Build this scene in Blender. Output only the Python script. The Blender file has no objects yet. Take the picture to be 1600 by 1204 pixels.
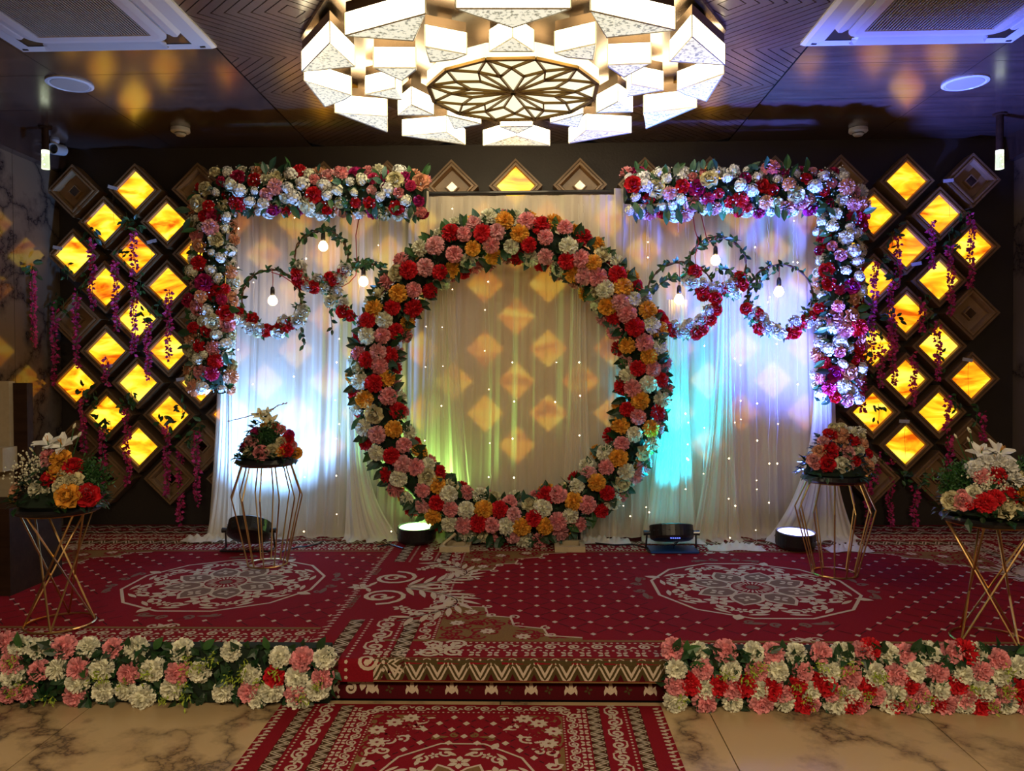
import bpy, bmesh, math, random
from math import sin, cos, pi, sqrt, atan2, radians
from mathutils import Vector, Matrix, Quaternion
S = bpy.context.scene
COL = S.collection
PI = math.pi

# ------------------------------------------------------------------ camera
CAM = Vector((0.0, 0.0, 1.5))
YAW = math.atan(33/1200.0)      # turned slightly to the left
PITCH = math.atan(20/1200.0)    # looking slightly down
cam_d = bpy.data.cameras.new('camera')
cam_d.sensor_fit = 'HORIZONTAL'; cam_d.sensor_width = 36.0
cam_d.lens = 36.0*1200.0/1600.0
cam_d.clip_start = 0.05; cam_d.clip_end = 60
cam = bpy.data.objects.new('camera', cam_d); COL.objects.link(cam)
CROT = Matrix.Rotation(YAW, 3, 'Z') @ Matrix.Rotation(PI/2-PITCH, 3, 'X') @ Matrix.Rotation(radians(-0.28), 3, 'Z')
cam.matrix_world = Matrix.Translation(CAM) @ CROT.to_4x4()
S.camera = cam

def ray(px, py):
    return CROT @ Vector(((px-800)/1200.0, -(py-602)/1200.0, -1.0))
def P(px, py, Y):
    d = ray(px, py); return CAM + d*((Y-CAM.y)/d.y)
def PZ(px, py, z):
    d = ray(px, py); return CAM + d*((z-CAM.z)/d.z)

# ------------------------------------------------------------------ world, exposure
W = bpy.data.worlds.new('world'); S.world = W; W.use_nodes = True
W.node_tree.nodes['Background'].inputs[0].default_value = (0.5, 0.5, 0.6, 1)
W.node_tree.nodes['Background'].inputs[1].default_value = 0.05
S.view_settings.view_transform = 'Standard'; S.view_settings.look = 'None'
S.view_settings.gamma = 1.0; S.view_settings.use_curve_mapping = False
S.view_settings.exposure = 0.38
S.cycles.use_denoising = True
S.cycles.max_bounces = 10; S.cycles.diffuse_bounces = 3; S.cycles.glossy_bounces = 3
S.cycles.transmission_bounces = 4; S.cycles.transparent_max_bounces = 12
S.cycles.sample_clamp_indirect = 4.0
S.cycles.caustics_reflective = False; S.cycles.caustics_refractive = False

H = 3.46           # ceiling height
HS = 0.19          # stage height
YW = 6.62          # back wall
XL, XR = -4.13, 4.06
YF = 3.50          # stage front
CUR = 6.05         # backdrop plane

def lamp(name, kind, loc, energy, color, target=None, **kw):
    d = bpy.data.lights.new(name, kind); d.energy = energy; d.color = color
    for k, v in kw.items(): setattr(d, k, v)
    o = bpy.data.objects.new(name, d); o.location = loc; COL.objects.link(o)
    if target is not None:
        o.rotation_euler = (Vector(target)-Vector(loc)).to_track_quat('-Z', 'Y').to_euler()
    return o
# LED stage wash lights (the lenses of the four par cans)
lamp('blue_par_beam', 'SPOT', (-2.06, 5.66, 0.47), 300, (0.18, 0.42, 1.0), (-2.02, 6.00, 1.55), spot_size=radians(120), spot_blend=0.9, shadow_soft_size=0.09)
lamp('green_par_beam', 'SPOT', (-0.80, 5.87, 0.36), 240, (0.42, 1.0, 0.22), (-0.72, 5.97, 2.2), spot_size=radians(120), spot_blend=0.8, shadow_soft_size=0.09)
lamp('cyan_par_beam', 'SPOT', (1.05, 5.66, 0.42), 380, (0.0, 0.58, 0.95), (1.08, 6.00, 1.9), spot_size=radians(72), spot_blend=0.9, shadow_soft_size=0.09)
lamp('violet_par_beam', 'SPOT', (1.93, 5.32, 0.36), 2100, (0.10, 0.17, 1.0), (2.05, 5.48, 3.4), spot_size=radians(84), spot_blend=1.0, shadow_soft_size=0.09)
# unseen fill lights, added behind the camera to brighten the hall
lamp('hall_fill_light', 'AREA', (-1.2, -1.6, H-0.06), 135, (1.0, 0.78, 0.50), (-1.2, -1.6, 0), shape='RECTANGLE', size=1.2, size_y=1.2)
lamp('hall_fill_light', 'AREA', (1.5, -1.6, H-0.06), 135, (1.0, 0.78, 0.50), (1.5, -1.6, 0), shape='RECTANGLE', size=1.2, size_y=1.2)

# ------------------------------------------------------------------ materials
def nodes(m): return m.node_tree.nodes, m.node_tree.links
def mat(name, col, rough=0.6, metal=0.0, var=0.0, emis=None, es=0.0, spec=0.5, noise=None, bump=None, island=False, sheen=0.0, coat=0.0):
    m = bpy.data.materials.new(name); m.use_nodes = True
    N, L = nodes(m); b = N['Principled BSDF']
    b.inputs['Base Color'].default_value = (*col, 1); b.inputs['Roughness'].default_value = rough
    b.inputs['Metallic'].default_value = metal; b.inputs['Specular IOR Level'].default_value = spec
    b.inputs['Coat Weight'].default_value = coat
    if emis: b.inputs['Emission Color'].default_value = (*emis, 1); b.inputs['Emission Strength'].default_value = es
    src = None
    if island:
        g = N.new('ShaderNodeNewGeometry'); src = g.outputs['Random Per Island']
    if noise:
        t = N.new('ShaderNodeTexNoise'); t.inputs['Scale'].default_value = noise; t.inputs['Detail'].default_value = 5
        tc = N.new('ShaderNodeTexCoord'); L.new(tc.outputs['Object'], t.inputs['Vector']); src = t.outputs['Fac']
    if src is not None and var > 0:
        r = N.new('ShaderNodeMapRange'); r.inputs['To Min'].default_value = 1-var; r.inputs['To Max'].default_value = 1+var*0.6
        L.new(src, r.inputs['Value'])
        h = N.new('ShaderNodeHueSaturation'); h.inputs['Color'].default_value = (*col, 1)
        L.new(r.outputs[0], h.inputs['Value']); L.new(h.outputs[0], b.inputs['Base Color'])
    if bump:
        t = N.new('ShaderNodeTexNoise'); t.inputs['Scale'].default_value = bump[0]; t.inputs['Detail'].default_value = 4
        tc = N.new('ShaderNodeTexCoord'); L.new(tc.outputs['Object'], t.inputs['Vector'])
        bp = N.new('ShaderNodeBump'); bp.inputs['Strength'].default_value = bump[1]; bp.inputs['Distance'].default_value = 0.01
        L.new(t.outputs['Fac'], bp.inputs['Height']); L.new(bp.outputs[0], b.inputs['Normal'])
    return m

def ramp(N, stops):
    r = N.new('ShaderNodeValToRGB'); e = r.color_ramp.elements
    while len(e) < len(stops): e.new(0.5)
    for i, (p, c) in enumerate(stops): e[i].position = p; e[i].color = (*c, 1)
    return r

def marble(name, base, vein, dark, rough, scale=1.0, spec=0.5):
    m = bpy.data.materials.new(name); m.use_nodes = True; N, L = nodes(m); b = N['Principled BSDF']
    g = N.new('ShaderNodeNewGeometry'); mp = N.new('ShaderNodeMapping'); mp.inputs['Scale'].default_value = (scale,)*3
    mp.inputs['Rotation'].default_value = (0.3, 0.2, 0.6)
    L.new(g.outputs['Position'], mp.inputs['Vector'])
    n = N.new('ShaderNodeTexNoise'); n.inputs['Scale'].default_value = 1.7; n.inputs['Detail'].default_value = 7; n.inputs['Roughness'].default_value = 0.6
    L.new(mp.outputs[0], n.inputs['Vector'])
    mx = N.new('ShaderNodeMix'); mx.data_type = 'VECTOR'; mx.inputs['Factor'].default_value = 0.55
    L.new(mp.outputs[0], mx.inputs[4]); L.new(n.outputs['Color'], mx.inputs[5])
    v = N.new('ShaderNodeTexVoronoi'); v.feature = 'DISTANCE_TO_EDGE'; v.inputs['Scale'].default_value = 3.2
    L.new(mx.outputs[1], v.inputs['Vector'])
    r = ramp(N, [(0.0, dark), (0.012, vein), (0.05, tuple((v+b)/2 for v, b in zip(vein, base))), (0.12, base)]); L.new(v.outputs['Distance'], r.inputs['Fac'])
    n2 = N.new('ShaderNodeTexNoise'); n2.inputs['Scale'].default_value = 2.3; n2.inputs['Detail'].default_value = 6; L.new(mp.outputs[0], n2.inputs['Vector'])
    r2 = ramp(N, [(0.24, (0, 0, 0)), (0.42, (1, 1, 1))]); L.new(n2.outputs['Fac'], r2.inputs['Fac'])
    n3 = N.new('ShaderNodeTexNoise'); n3.inputs['Scale'].default_value = 3.1; n3.inputs['Detail'].default_value = 8; L.new(mx.outputs[1], n3.inputs['Vector'])
    r3 = ramp(N, [(0.3, tuple(c*0.72 for c in base)), (0.7, tuple(min(1, c*1.1) for c in base))]); L.new(n3.outputs['Fac'], r3.inputs['Fac'])
    mm = N.new('ShaderNodeMix'); mm.data_type = 'RGBA'; L.new(r2.outputs[0], mm.inputs['Factor']); L.new(r3.outputs[0], mm.inputs[6]); L.new(r.outputs[0], mm.inputs[7])
    L.new(mm.outputs[2], b.inputs['Base Color']); b.inputs['Roughness'].default_value = rough; b.inputs['Specular IOR Level'].default_value = spec
    return m

def wood(name, a, c, rough, scale=(1, 12, 12), spec=0.5, coat=0.0, coat_rough=0.1):
    m = bpy.data.materials.new(name); m.use_nodes = True; N, L = nodes(m); b = N['Principled BSDF']
    g = N.new('ShaderNodeNewGeometry'); mp = N.new('ShaderNodeMapping'); mp.inputs['Scale'].default_value = scale
    L.new(g.outputs['Position'], mp.inputs['Vector'])
    n = N.new('ShaderNodeTexNoise'); n.inputs['Scale'].default_value = 1.5; n.inputs['Detail'].default_value = 8; n.inputs['Roughness'].default_value = 0.65
    L.new(mp.outputs[0], n.inputs['Vector'])
    r = ramp(N, [(0.3, a), (0.7, c)]); L.new(n.outputs['Fac'], r.inputs['Fac']); L.new(r.outputs[0], b.inputs['Base Color'])
    b.inputs['Roughness'].default_value = rough; b.inputs['Specular IOR Level'].default_value = spec
    b.inputs['Coat Weight'].default_value = coat; b.inputs['Coat Roughness'].default_value = coat_rough
    bp = N.new('ShaderNodeBump'); bp.inputs['Strength'].default_value = 0.05; bp.inputs['Distance'].default_value = 0.004
    L.new(n.outputs['Fac'], bp.inputs['Height']); L.new(bp.outputs[0], b.inputs['Normal'])
    return m

def onyx(name, seed):
    m = bpy.data.materials.new(name); m.use_nodes = True; N, L = nodes(m); b = N['Principled BSDF']
    g = N.new('ShaderNodeNewGeometry'); mp = N.new('ShaderNodeMapping'); mp.inputs['Scale'].default_value = (2.2, 1, 6.5)
    mp.inputs['Rotation'].default_value = (0, radians(-28 if seed == 0 else 22), 0); mp.inputs['Location'].default_value = (seed*3.1, 0, seed*1.7)
    L.new(g.outputs['Position'], mp.inputs['Vector'])
    n = N.new('ShaderNodeTexNoise'); n.inputs['Scale'].default_value = 1.3; n.inputs['Detail'].default_value = 5; n.inputs['Distortion'].default_value = 0.8
    L.new(mp.outputs[0], n.inputs['Vector'])
    r = ramp(N, [(0.34, (0.42, 0.06, 0.0)), (0.43, (0.95, 0.26, 0.004)), (0.52, (1.0, 0.46, 0.010)), (0.66, (1.0, 0.70, 0.08))])
    L.new(n.outputs['Fac'], r.inputs['Fac'])
    L.new(r.outputs[0], b.inputs['Emission Color']); b.inputs['Emission Strength'].default_value = 1.5
    b.inputs['Base Color'].default_value = (0.25, 0.12, 0.03, 1); b.inputs['Roughness'].default_value = 0.25
    return m

def sheer(name, col, transp, transl, blur=False):
    m = bpy.data.materials.new(name); m.use_nodes = True; N, L = nodes(m)
    N.remove(N['Principled BSDF']); out = N['Material Output']
    d = N.new('ShaderNodeBsdfDiffuse'); d.inputs['Color'].default_value = (*col, 1)
    t = N.new('ShaderNodeBsdfTranslucent'); t.inputs['Color'].default_value = (*col, 1)
    a = N.new('ShaderNodeMixShader'); a.inputs[0].default_value = transl; L.new(d.outputs[0], a.inputs[1]); L.new(t.outputs[0], a.inputs[2])
    tr = N.new('ShaderNodeBsdfTransparent')
    if blur:
        tr = N.new('ShaderNodeBsdfRefraction'); tr.inputs['Roughness'].default_value = 0.55; tr.inputs['IOR'].default_value = 1.14
    lw = N.new('ShaderNodeLayerWeight'); lw.inputs['Blend'].default_value = 0.35
    mr = N.new('ShaderNodeMapRange'); mr.inputs['To Min'].default_value = transp; mr.inputs['To Max'].default_value = transp*0.15
    L.new(lw.outputs['Facing'], mr.inputs['Value'])
    f = N.new('ShaderNodeMixShader'); L.new(mr.outputs[0], f.inputs[0]); L.new(a.outputs[0], f.inputs[1]); L.new(tr.outputs[0], f.inputs[2])
    L.new(f.outputs[0], out.inputs['Surface'])
    return m

M = {}
M['wall'] = mat('dark_wall_panel', (0.030, 0.021, 0.015), 0.55, noise=3, var=0.4, bump=(60, 0.15))
M['marble_floor'] = marble('floor_marble', (0.60, 0.43, 0.23), (0.28, 0.19, 0.10), (0.10, 0.07, 0.05), 0.28, 0.9)
M['marble_wall'] = marble('wall_marble', (0.17, 0.13, 0.095), (0.08, 0.06, 0.05), (0.02, 0.015, 0.015), 0.10, 0.8)
M['ceil'] = wood('ceiling_dark_wood', (0.034, 0.021, 0.019), (0.078, 0.048, 0.042), 0.22, (1.2, 14, 1), spec=0.9, coat=0.5, coat_rough=0.14)
M['groove'] = mat('groove_black', (0.004, 0.003, 0.003), 0.6)
M['slat'] = wood('grooved_ceiling_wood', (0.045, 0.024, 0.018), (0.085, 0.048, 0.036), 0.30, (6, 6, 1), spec=0.8, coat=0.4, coat_rough=0.18)
M['frame'] = wood('bronze_lamp_frame', (0.15, 0.085, 0.038), (0.25, 0.15, 0.07), 0.42, (3, 3, 3), spec=0.5)
M['frame_in'] = wood('bronze_lamp_recess', (0.19, 0.11, 0.05), (0.34, 0.21, 0.10), 0.35, (3, 3, 3), spec=0.5)
M['dark_tile'] = mat('dark_mirror_tile', (0.25, 0.20, 0.16), 0.08, metal=1.0)
M['onyx0'] = onyx('lit_onyx_a', 0); M['onyx1'] = onyx('lit_onyx_b', 1)
M['rug'] = mat('red_carpet_pile', (0.25, 0.009, 0.018), 0.95, noise=160, var=0.35, bump=(400, 0.3), spec=0.1)
M['rug_dark'] = mat('maroon_carpet_pile', (0.085, 0.006, 0.010), 0.95, noise=160, var=0.35, bump=(400, 0.3), spec=0.1)
M['cream'] = mat('cream_yarn', (0.62, 0.50, 0.38), 0.95, noise=150, var=0.25, spec=0.1)
M['tan'] = mat('tan_yarn', (0.24, 0.135, 0.05), 0.95, noise=200, var=0.5, spec=0.1)
M['taupe'] = mat('taupe_yarn', (0.22, 0.13, 0.10), 0.95, noise=200, var=0.3, spec=0.1)
M['olive'] = mat('olive_yarn', (0.085, 0.060, 0.022), 0.95, noise=200, var=0.4, spec=0.1)
M['black_y'] = mat('black_yarn', (0.05, 0.012, 0.015), 0.95, spec=0.1)
M['sheer'] = sheer('white_sheer_fabric', (0.90, 0.83, 0.68), 0.42, 0.28)
M['lining'] = sheer('white_lining_fabric', (0.84, 0.78, 0.64), 0.36, 0.35, blur=True)
M['satin'] = sheer('white_drape_fabric', (0.90, 0.88, 0.80), 0.12, 0.25)
M['ac'] = mat('ac_white_plastic', (0.50, 0.50, 0.54), 0.4)
M['ac_grey'] = mat('ac_grille_slat', (0.30, 0.28, 0.27), 0.5)
M['black'] = mat('black_plastic', (0.010, 0.010, 0.012), 0.38, coat=0.2)
M['gold'] = mat('gold_metal', (0.62, 0.40, 0.16), 0.28, metal=1.0)
M['champ'] = mat('champagne_mirror_metal', (0.34, 0.27, 0.20), 0.24, metal=1.0, noise=4, var=0.12)
M['brass'] = mat('brass_lattice', (0.16, 0.09, 0.02), 0.40, metal=0.8)
M['silver'] = mat('brushed_metal', (0.6, 0.6, 0.62), 0.3, metal=1.0)
M['wood_pale'] = mat('pale_painted_wood', (0.55, 0.45, 0.28), 0.7, noise=20, var=0.3)
M['twig'] = mat('brown_twig', (0.10, 0.045, 0.02), 0.8)
M['redwire'] = mat('red_wire', (0.30, 0.012, 0.01), 0.5)
M['booth'] = wood('booth_brown_wood', (0.022, 0.010, 0.006), (0.045, 0.022, 0.012), 0.6, spec=0.1)
M['beige'] = mat('beige_upholstery', (0.42, 0.34, 0.22), 0.8, noise=40, var=0.15)
M['leaf'] = mat('dark_green_leaf', (0.012, 0.050, 0.016), 0.45, var=0.5, island=True)
M['leaf2'] = mat('mid_green_leaf', (0.035, 0.12, 0.03), 0.45, var=0.5, island=True)
M['leaf3'] = mat('yellow_green_sprig', (0.30, 0.40, 0.03), 0.6, var=0.5, island=True)
M['leaf_teal'] = mat('blue_green_leaf', (0.04, 0.12, 0.09), 0.4, var=0.5, island=True)
M['green_core'] = mat('floral_foam_green', (0.006, 0.018, 0.008), 0.9)
FC = dict(R=(0.62, 0.012, 0.022), W=(0.84, 0.83, 0.64), C=(0.74, 0.68, 0.42), A=(0.85, 0.40, 0.05), P=(0.84, 0.31, 0.33),
          K=(0.80, 0.38, 0.40), M=(0.46, 0.015, 0.16), L=(0.80, 0.80, 0.76), Q=(0.82, 0.42, 0.26), V=(0.50, 0.02, 0.10))
for k, c in FC.items(): M['f'+k] = mat('petal_'+dict(R='red', W='ivory', C='cream', A='amber', P='pink', K='rose_pink', M='magenta', L='white', Q='peach', V='crimson')[k], c, 0.65, var=0.45, island=True, spec=0.25)
def emit(name, col, s, sampled=True):
    m = mat(name, (0.8, 0.8, 0.8), 0.5, emis=col, es=s)
    if not sampled: m.cycles.emission_sampling = 'NONE'
    return m
M['led'] = emit('fairy_led', (1.0, 0.72, 0.40), 9, False)
M['bulb'] = emit('warm_bulb_glass', (1.0, 0.66, 0.30), 12)
M['disc'] = mat('lit_acrylic', (0.25, 0.23, 0.16), 0.5, emis=(1.0, 0.90, 0.56), es=0.95)
M['lens_g'] = emit('green_led_lens', (0.45, 1.0, 0.30), 3)
M['lens_v'] = emit('violet_led_lens', (0.40, 0.42, 1.0), 4)
M['lens_b'] = emit('blue_led_lens', (0.35, 0.6, 1.0), 4)
M['lens_c'] = emit('cyan_led_lens', (0.1, 0.8, 1.0), 4)
M['display'] = emit('blue_led_digits', (0.05, 0.15, 1.0), 1.2, False)
def crystal(name, lo, hi, scale):
    m = bpy.data.materials.new(name); m.use_nodes = True; N, L = nodes(m); b = N['Principled BSDF']
    g = N.new('ShaderNodeNewGeometry')
    n = N.new('ShaderNodeTexNoise'); n.inputs['Scale'].default_value = scale; n.inputs['Detail'].default_value = 2
    L.new(g.outputs['Position'], n.inputs['Vector'])
    r = ramp(N, [(0.36, lo), (0.47, hi), (1.0, hi)]); L.new(n.outputs['Fac'], r.inputs['Fac'])
    L.new(r.outputs[0], b.inputs['Emission Color']); b.inputs['Emission Strength'].default_value = 1.0
    b.inputs['Base Color'].default_value = (0.3, 0.3, 0.28, 1); b.inputs['Roughness'].default_value = 0.2
    return m
M['cr_face'] = crystal('seeded_glass_face', (0.20, 0.20, 0.14), (0.70, 0.66, 0.50), 55)
M['cr_side'] = crystal('lit_glass_side', (6, 4.9, 2.8), (8.5, 6.9, 4.1), 5)
M['cr_edge'] = mat('glass_edge', (0.55, 0.52, 0.42), 0.3)

# ------------------------------------------------------------------ object helpers
def link(name, me, parent=None, mats=None):
    o = bpy.data.objects.new(name, me); COL.objects.link(o)
    if parent is not None: o.parent = parent
    if mats:
        for m in mats: me.materials.append(M[m] if isinstance(m, str) else m)
    return o
def root(name, loc, label, cat, group=None, rz=0):
    o = bpy.data.objects.new(name, None); COL.objects.link(o); o.location = loc; o.rotation_euler = (0, 0, rz)
    o.empty_display_size = 0.05
    o['label'] = label; o['category'] = cat
    if group: o['group'] = group
    return o
def tag(o, label, cat, group=None):
    o['label'] = label; o['category'] = cat
    if group: o['group'] = group
    return o
def rel(parent): return parent.location if parent is not None else Vector((0, 0, 0))

class MB:
    def __init__(s): s.v = []; s.f = []; s.mi = []
    def add(s, vs, fs, mi=0):
        b = len(s.v); s.v += [tuple(v) for v in vs]; s.f += [tuple(i+b for i in f) for f in fs]; s.mi += [mi]*len(fs); return s
    def box(s, c, d, R=None, mi=0):
        x, y, z = d[0]/2, d[1]/2, d[2]/2
        vs = [Vector(p) for p in ((-x,-y,-z),(x,-y,-z),(x,y,-z),(-x,y,-z),(-x,-y,z),(x,-y,z),(x,y,z),(-x,y,z))]
        if R is not None: vs = [R @ v for v in vs]
        c = Vector(c)
        return s.add([v+c for v in vs], [(0,3,2,1),(4,5,6,7),(0,1,5,4),(1,2,6,5),(2,3,7,6),(3,0,4,7)], mi)
    def tube(s, pts, r, n=6, closed=False, mi=0, caps=True):
        pts = [Vector(p) for p in pts]; k = len(pts); vs = []; up = None
        for i, p in enumerate(pts):
            if closed: t = pts[(i+1) % k]-pts[i-1]
            else: t = pts[min(i+1, k-1)]-pts[max(i-1, 0)]
            if t.length < 1e-9: t = Vector((0, 0, 1))
            t.normalize()
            if up is None: up = Vector((0, 0, 1)) if abs(t.z) < 0.9 else Vector((1, 0, 0))
            a = t.cross(up)
            if a.length < 1e-4: a = t.cross(Vector((0.3, 1, 0.2)))
            a.normalize(); b = a.cross(t); up = b
            rr = r[i] if isinstance(r, (list, tuple)) else r
            for j in range(n):
                q = 2*PI*j/n; vs.append(p+a*cos(q)*rr+b*sin(q)*rr)
        fs = []
        for i in range(k if closed else k-1):
            i2 = (i+1) % k
            for j in range(n): fs.append((i*n+j, i*n+(j+1) % n, i2*n+(j+1) % n, i2*n+j))
        if not closed and caps: fs += [tuple(range(n))[::-1], tuple(range((k-1)*n, k*n))]
        return s.add(vs, fs, mi)
    def lathe(s, prof, n=16, T=None, mi=0):
        # prof: (r, z); last/first closed when r = 0
        vs = []; fs = []
        for r, z in prof:
            for j in range(n):
                q = 2*PI*j/n; v = Vector((r*cos(q), r*sin(q), z)); vs.append(T @ v if T is not None else v)
        for i in range(len(prof)-1):
            for j in range(n): fs.append((i*n+j, i*n+(j+1) % n, (i+1)*n+(j+1) % n, (i+1)*n+j))
        return s.add(vs, fs, mi)
    def prism(s, poly, z0, z1, mi=0, mi_bottom=None):
        n = len(poly); vs = [(p[0], p[1], z0) for p in poly]+[(p[0], p[1], z1) for p in poly]
        s.add(vs, [tuple(range(n))[::-1]], mi if mi_bottom is None else mi_bottom)
        b = len(s.v)-2*n
        for f in [tuple(range(n, 2*n))]+[(i, (i+1) % n, n+(i+1) % n, n+i) for i in range(n)]:
            s.f.append(tuple(i+b for i in f)); s.mi.append(mi)
        return s
    def mesh(s, name, mats, smooth=False):
        me = bpy.data.meshes.new(name); me.from_pydata(s.v, [], s.f)
        for m in mats: me.materials.append(M[m] if isinstance(m, str) else m)
        if len(mats) > 1:
            for p, i in zip(me.polygons, s.mi): p.material_index = i
        if smooth: me.polygons.foreach_set('use_smooth', [True]*len(me.polygons))
        me.update(); return me
    def build(s, name, mats, parent=None, smooth=False, recalc=True):
        if not isinstance(mats, (list, tuple)): mats = [mats]
        me = s.mesh(name, mats, smooth)
        if recalc:
            bm = bmesh.new(); bm.from_mesh(me); bmesh.ops.recalc_face_normals(bm, faces=bm.faces); bm.to_mesh(me); bm.free()
        o = bpy.data.objects.new(name, me); COL.objects.link(o)
        if parent is not None: o.parent = parent
        return o
def struct(o): o['kind'] = 'structure'; return o
def place(o, p, q=None, s=None):
    o.location = p
    if q is not None: o.rotation_mode = 'QUATERNION'; o.rotation_quaternion = q
    if s is not None: o.scale = (s, s, s)
ORD = ['first', 'second', 'third', 'fourth', 'fifth', 'sixth', 'seventh', 'eighth', 'ninth', 'tenth', 'eleventh', 'twelfth', 'thirteenth', 'fourteenth', 'fifteenth', 'sixteenth', 'seventeenth', 'eighteenth', 'nineteenth']
# ------------------------------------------------------------------ room shell
fl = struct(MB().box((0, 1.7, -0.06), (8.6, 10.4, 0.1)).build('floor', 'groove'))
tw, tl = 0.925, 1.30
tile_me = {}
for i in range(-5, 5):
    for j in range(-4, 3):
        x0 = -0.155+i*tw; y0 = 2.18+(j)*tl-0.0
        if y0 > 3.5: continue
        xa, xb = max(x0, XL), min(x0+tw, XR); ya, yb = y0, min(y0+tl, 3.51)
        if xb-xa < 0.05 or yb-ya < 0.05: continue
        t = MB().box((0, 0, -0.005), (xb-xa-0.005, yb-ya-0.005, 0.010)).build('floor_tile', 'marble_floor', fl)
        t.location = ((xa+xb)/2, (ya+yb)/2, 0)
wb = struct(MB().box(((XL+XR)/2, YW+0.05, H/2), (XR-XL+0.4, 0.1, H)).build('wall_back', 'wall'))
struct(MB().box(((XL+XR)/2, -3.45, H/2), (XR-XL+0.4, 0.1, H)).build('wall_rear', 'booth'))
def side_wall(name, X, sgn):
    w = struct(MB().box((X+sgn*0.07, 1.6, H/2), (0.1, 10.0, H)).build(name, 'groove'))
    ys = [YW, YW-0.60, YW-1.80, YW-3.0, YW-4.2, YW-5.4, YW-6.6, YW-7.8, YW-9.0, YW-9.95]
    for a, b in zip(ys, ys[1:]):
        MB().box((X+sgn*0.010, (a+b)/2, (H-0.2)/2), (0.02, a-b-0.006, H-0.2)).build('marble_slab', 'marble_wall', w)
    struct(MB().box((X-sgn*0.03, 1.6, H-0.10), (0.10, 10.0, 0.20)).build('trim_1' if sgn < 0 else 'trim_2', 'ceil'))
side_wall('wall_left', XL, -1); side_wall('wall_right', XR, 1)

# ceiling: glossy dark wood sheets either side of a grooved strip
SX0, SX1 = -1.89, 1.66
ce = struct(MB().box(((XL+XR)/2, 1.6, H+0.07), (XR-XL+0.4, 10.2, 0.1)).build('ceiling', 'groove'))
def panel(x0, x1, y0, y1):
    MB().box(((x0+x1)/2, (y0+y1)/2, H+0.010), (x1-x0-0.004, y1-y0-0.004, 0.02)).build('ceiling_panel', 'ceil', ce)
yc = [YW, 5.62, 4.98, 4.36, 3.14, 1.92, 0.70, -0.52, -1.74, -3.4]
for xa, xb in ((XL, -3.1), (-3.1, SX0-0.01), (SX1+0.01, 2.85), (2.85, XR)):
    for a, b in zip(yc, yc[1:]): panel(xa, xb, b, a)
# grooved strip: nested diamonds of slats, clipped to the strip
from mathutils.geometry import intersect_line_line_2d
def clip(poly, x0, x1, y0, y1):
    def cl(ps, f, g):
        out = []
        for i in range(len(ps)):
            a, b = ps[i-1], ps[i]; fa, fb = f(a), f(b)
            if (fa >= 0) != (fb >= 0):
                t = fa/(fa-fb); out.append((a[0]+(b[0]-a[0])*t, a[1]+(b[1]-a[1])*t))
            if fb >= 0: out.append(b)
        return out
    for f in (lambda p: p[0]-x0, lambda p: x1-p[0], lambda p: p[1]-y0, lambda p: y1-p[1]):
        poly = cl(poly, f, None)
        if len(poly) < 3: return []
    return poly
cw = (SX1-SX0)/3.0; ch = 1.18; NR = 8
for ci in range(-1, 4):
    for cj in range(0, 5):
        for off in (0, 1):
            cx = SX0+cw*(ci+0.5+0.5*off); cy = YW-ch*(cj+0.5*off)-0.1
            if cx < SX0-0.01 or cx > SX1+0.01: continue
            for k in range(NR):
                ro, ri = (k+1)/NR*0.5, k/NR*0.5
                g = 0.0045
                mb = MB()
                for sx, sy in ((1, 1), (-1, 1), (-1, -1), (1, -1)):
                    a = (cx+sx*cw*ro-sx*g, cy); b = (cx, cy+sy*ch*ro-sy*g); c = (cx, cy+sy*ch*ri+sy*g*(k > 0)); d = (cx+sx*cw*ri+sx*g*(k > 0), cy)
                    q = [a, b, c] if k == 0 else [a, b, c, d]
                    q = clip(q, SX0, SX1, -0.2, YW)
                    if len(q) >= 3:
                        mb.prism(q, H, H+0.02)
                if mb.v: mb.build('grooved_slat', 'slat', ce)
panel(SX0, SX1, -3.4, -0.2)

# stage
st = struct(MB().box(((XL+XR)/2, (YF+0.02+YW)/2, HS/2-0.003), (XR-XL-0.02, YW-YF-0.02, HS-0.006)).build('stage_platform', 'rug_dark'))

# ------------------------------------------------------------------ diamond wall lamps
def dia_prof(prof, name, m):
    vs = []; fs = []
    for r, y in prof: vs += [(r, y, 0), (0, y, r), (-r, y, 0), (0, y, -r)]
    for i in range(len(prof)-1):
        for j in range(4): fs.append((i*4+j, i*4+(j+1) % 4, (i+1)*4+(j+1) % 4, (i+1)*4+j))
    mb = MB().add(vs, fs); return mb.mesh(name, [m])
def dia_tile(r, y, m, name, t=0.006):
    mb = MB().add([(r, y, 0), (0, y, r), (-r, y, 0), (0, y, -r), (r, y+t, 0), (0, y+t, r), (-r, y+t, 0), (0, y+t, -r)],
                  [(0, 1, 2, 3), (7, 6, 5, 4), (0, 4, 5, 1), (1, 5, 6, 2), (2, 6, 7, 3), (3, 7, 4, 0)]); return mb.mesh(name, [m])
FD = 0.15
me_outer = dia_prof([(0.222, 0), (0.226, -FD+0.02), (0.226, -FD), (0.205, -FD), (0.200, -FD+0.012), (0.190, -FD+0.012)], 'outer_frame', 'frame')
me_inner = dia_prof([(0.190, -FD+0.013), (0.186, -FD-0.004), (0.170, -FD-0.004), (0.156, -FD+0.022)], 'inner_frame', 'frame_in')
me_onyx = [dia_tile(0.160, -FD+0.018, 'onyx0', 'onyx_panel'), dia_tile(0.160, -FD+0.018, 'onyx1', 'onyx_panel')]
me_recess = dia_prof([(0.156, -FD+0.022), (0.150, -FD+0.06), (0.062, -FD+0.065), (0.058, -FD+0.03), (0.046, -FD+0.03)], 'recessed_panel', 'frame_in')
me_tile = dia_tile(0.048, -FD+0.034, 'dark_tile', 'center_tile')
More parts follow.
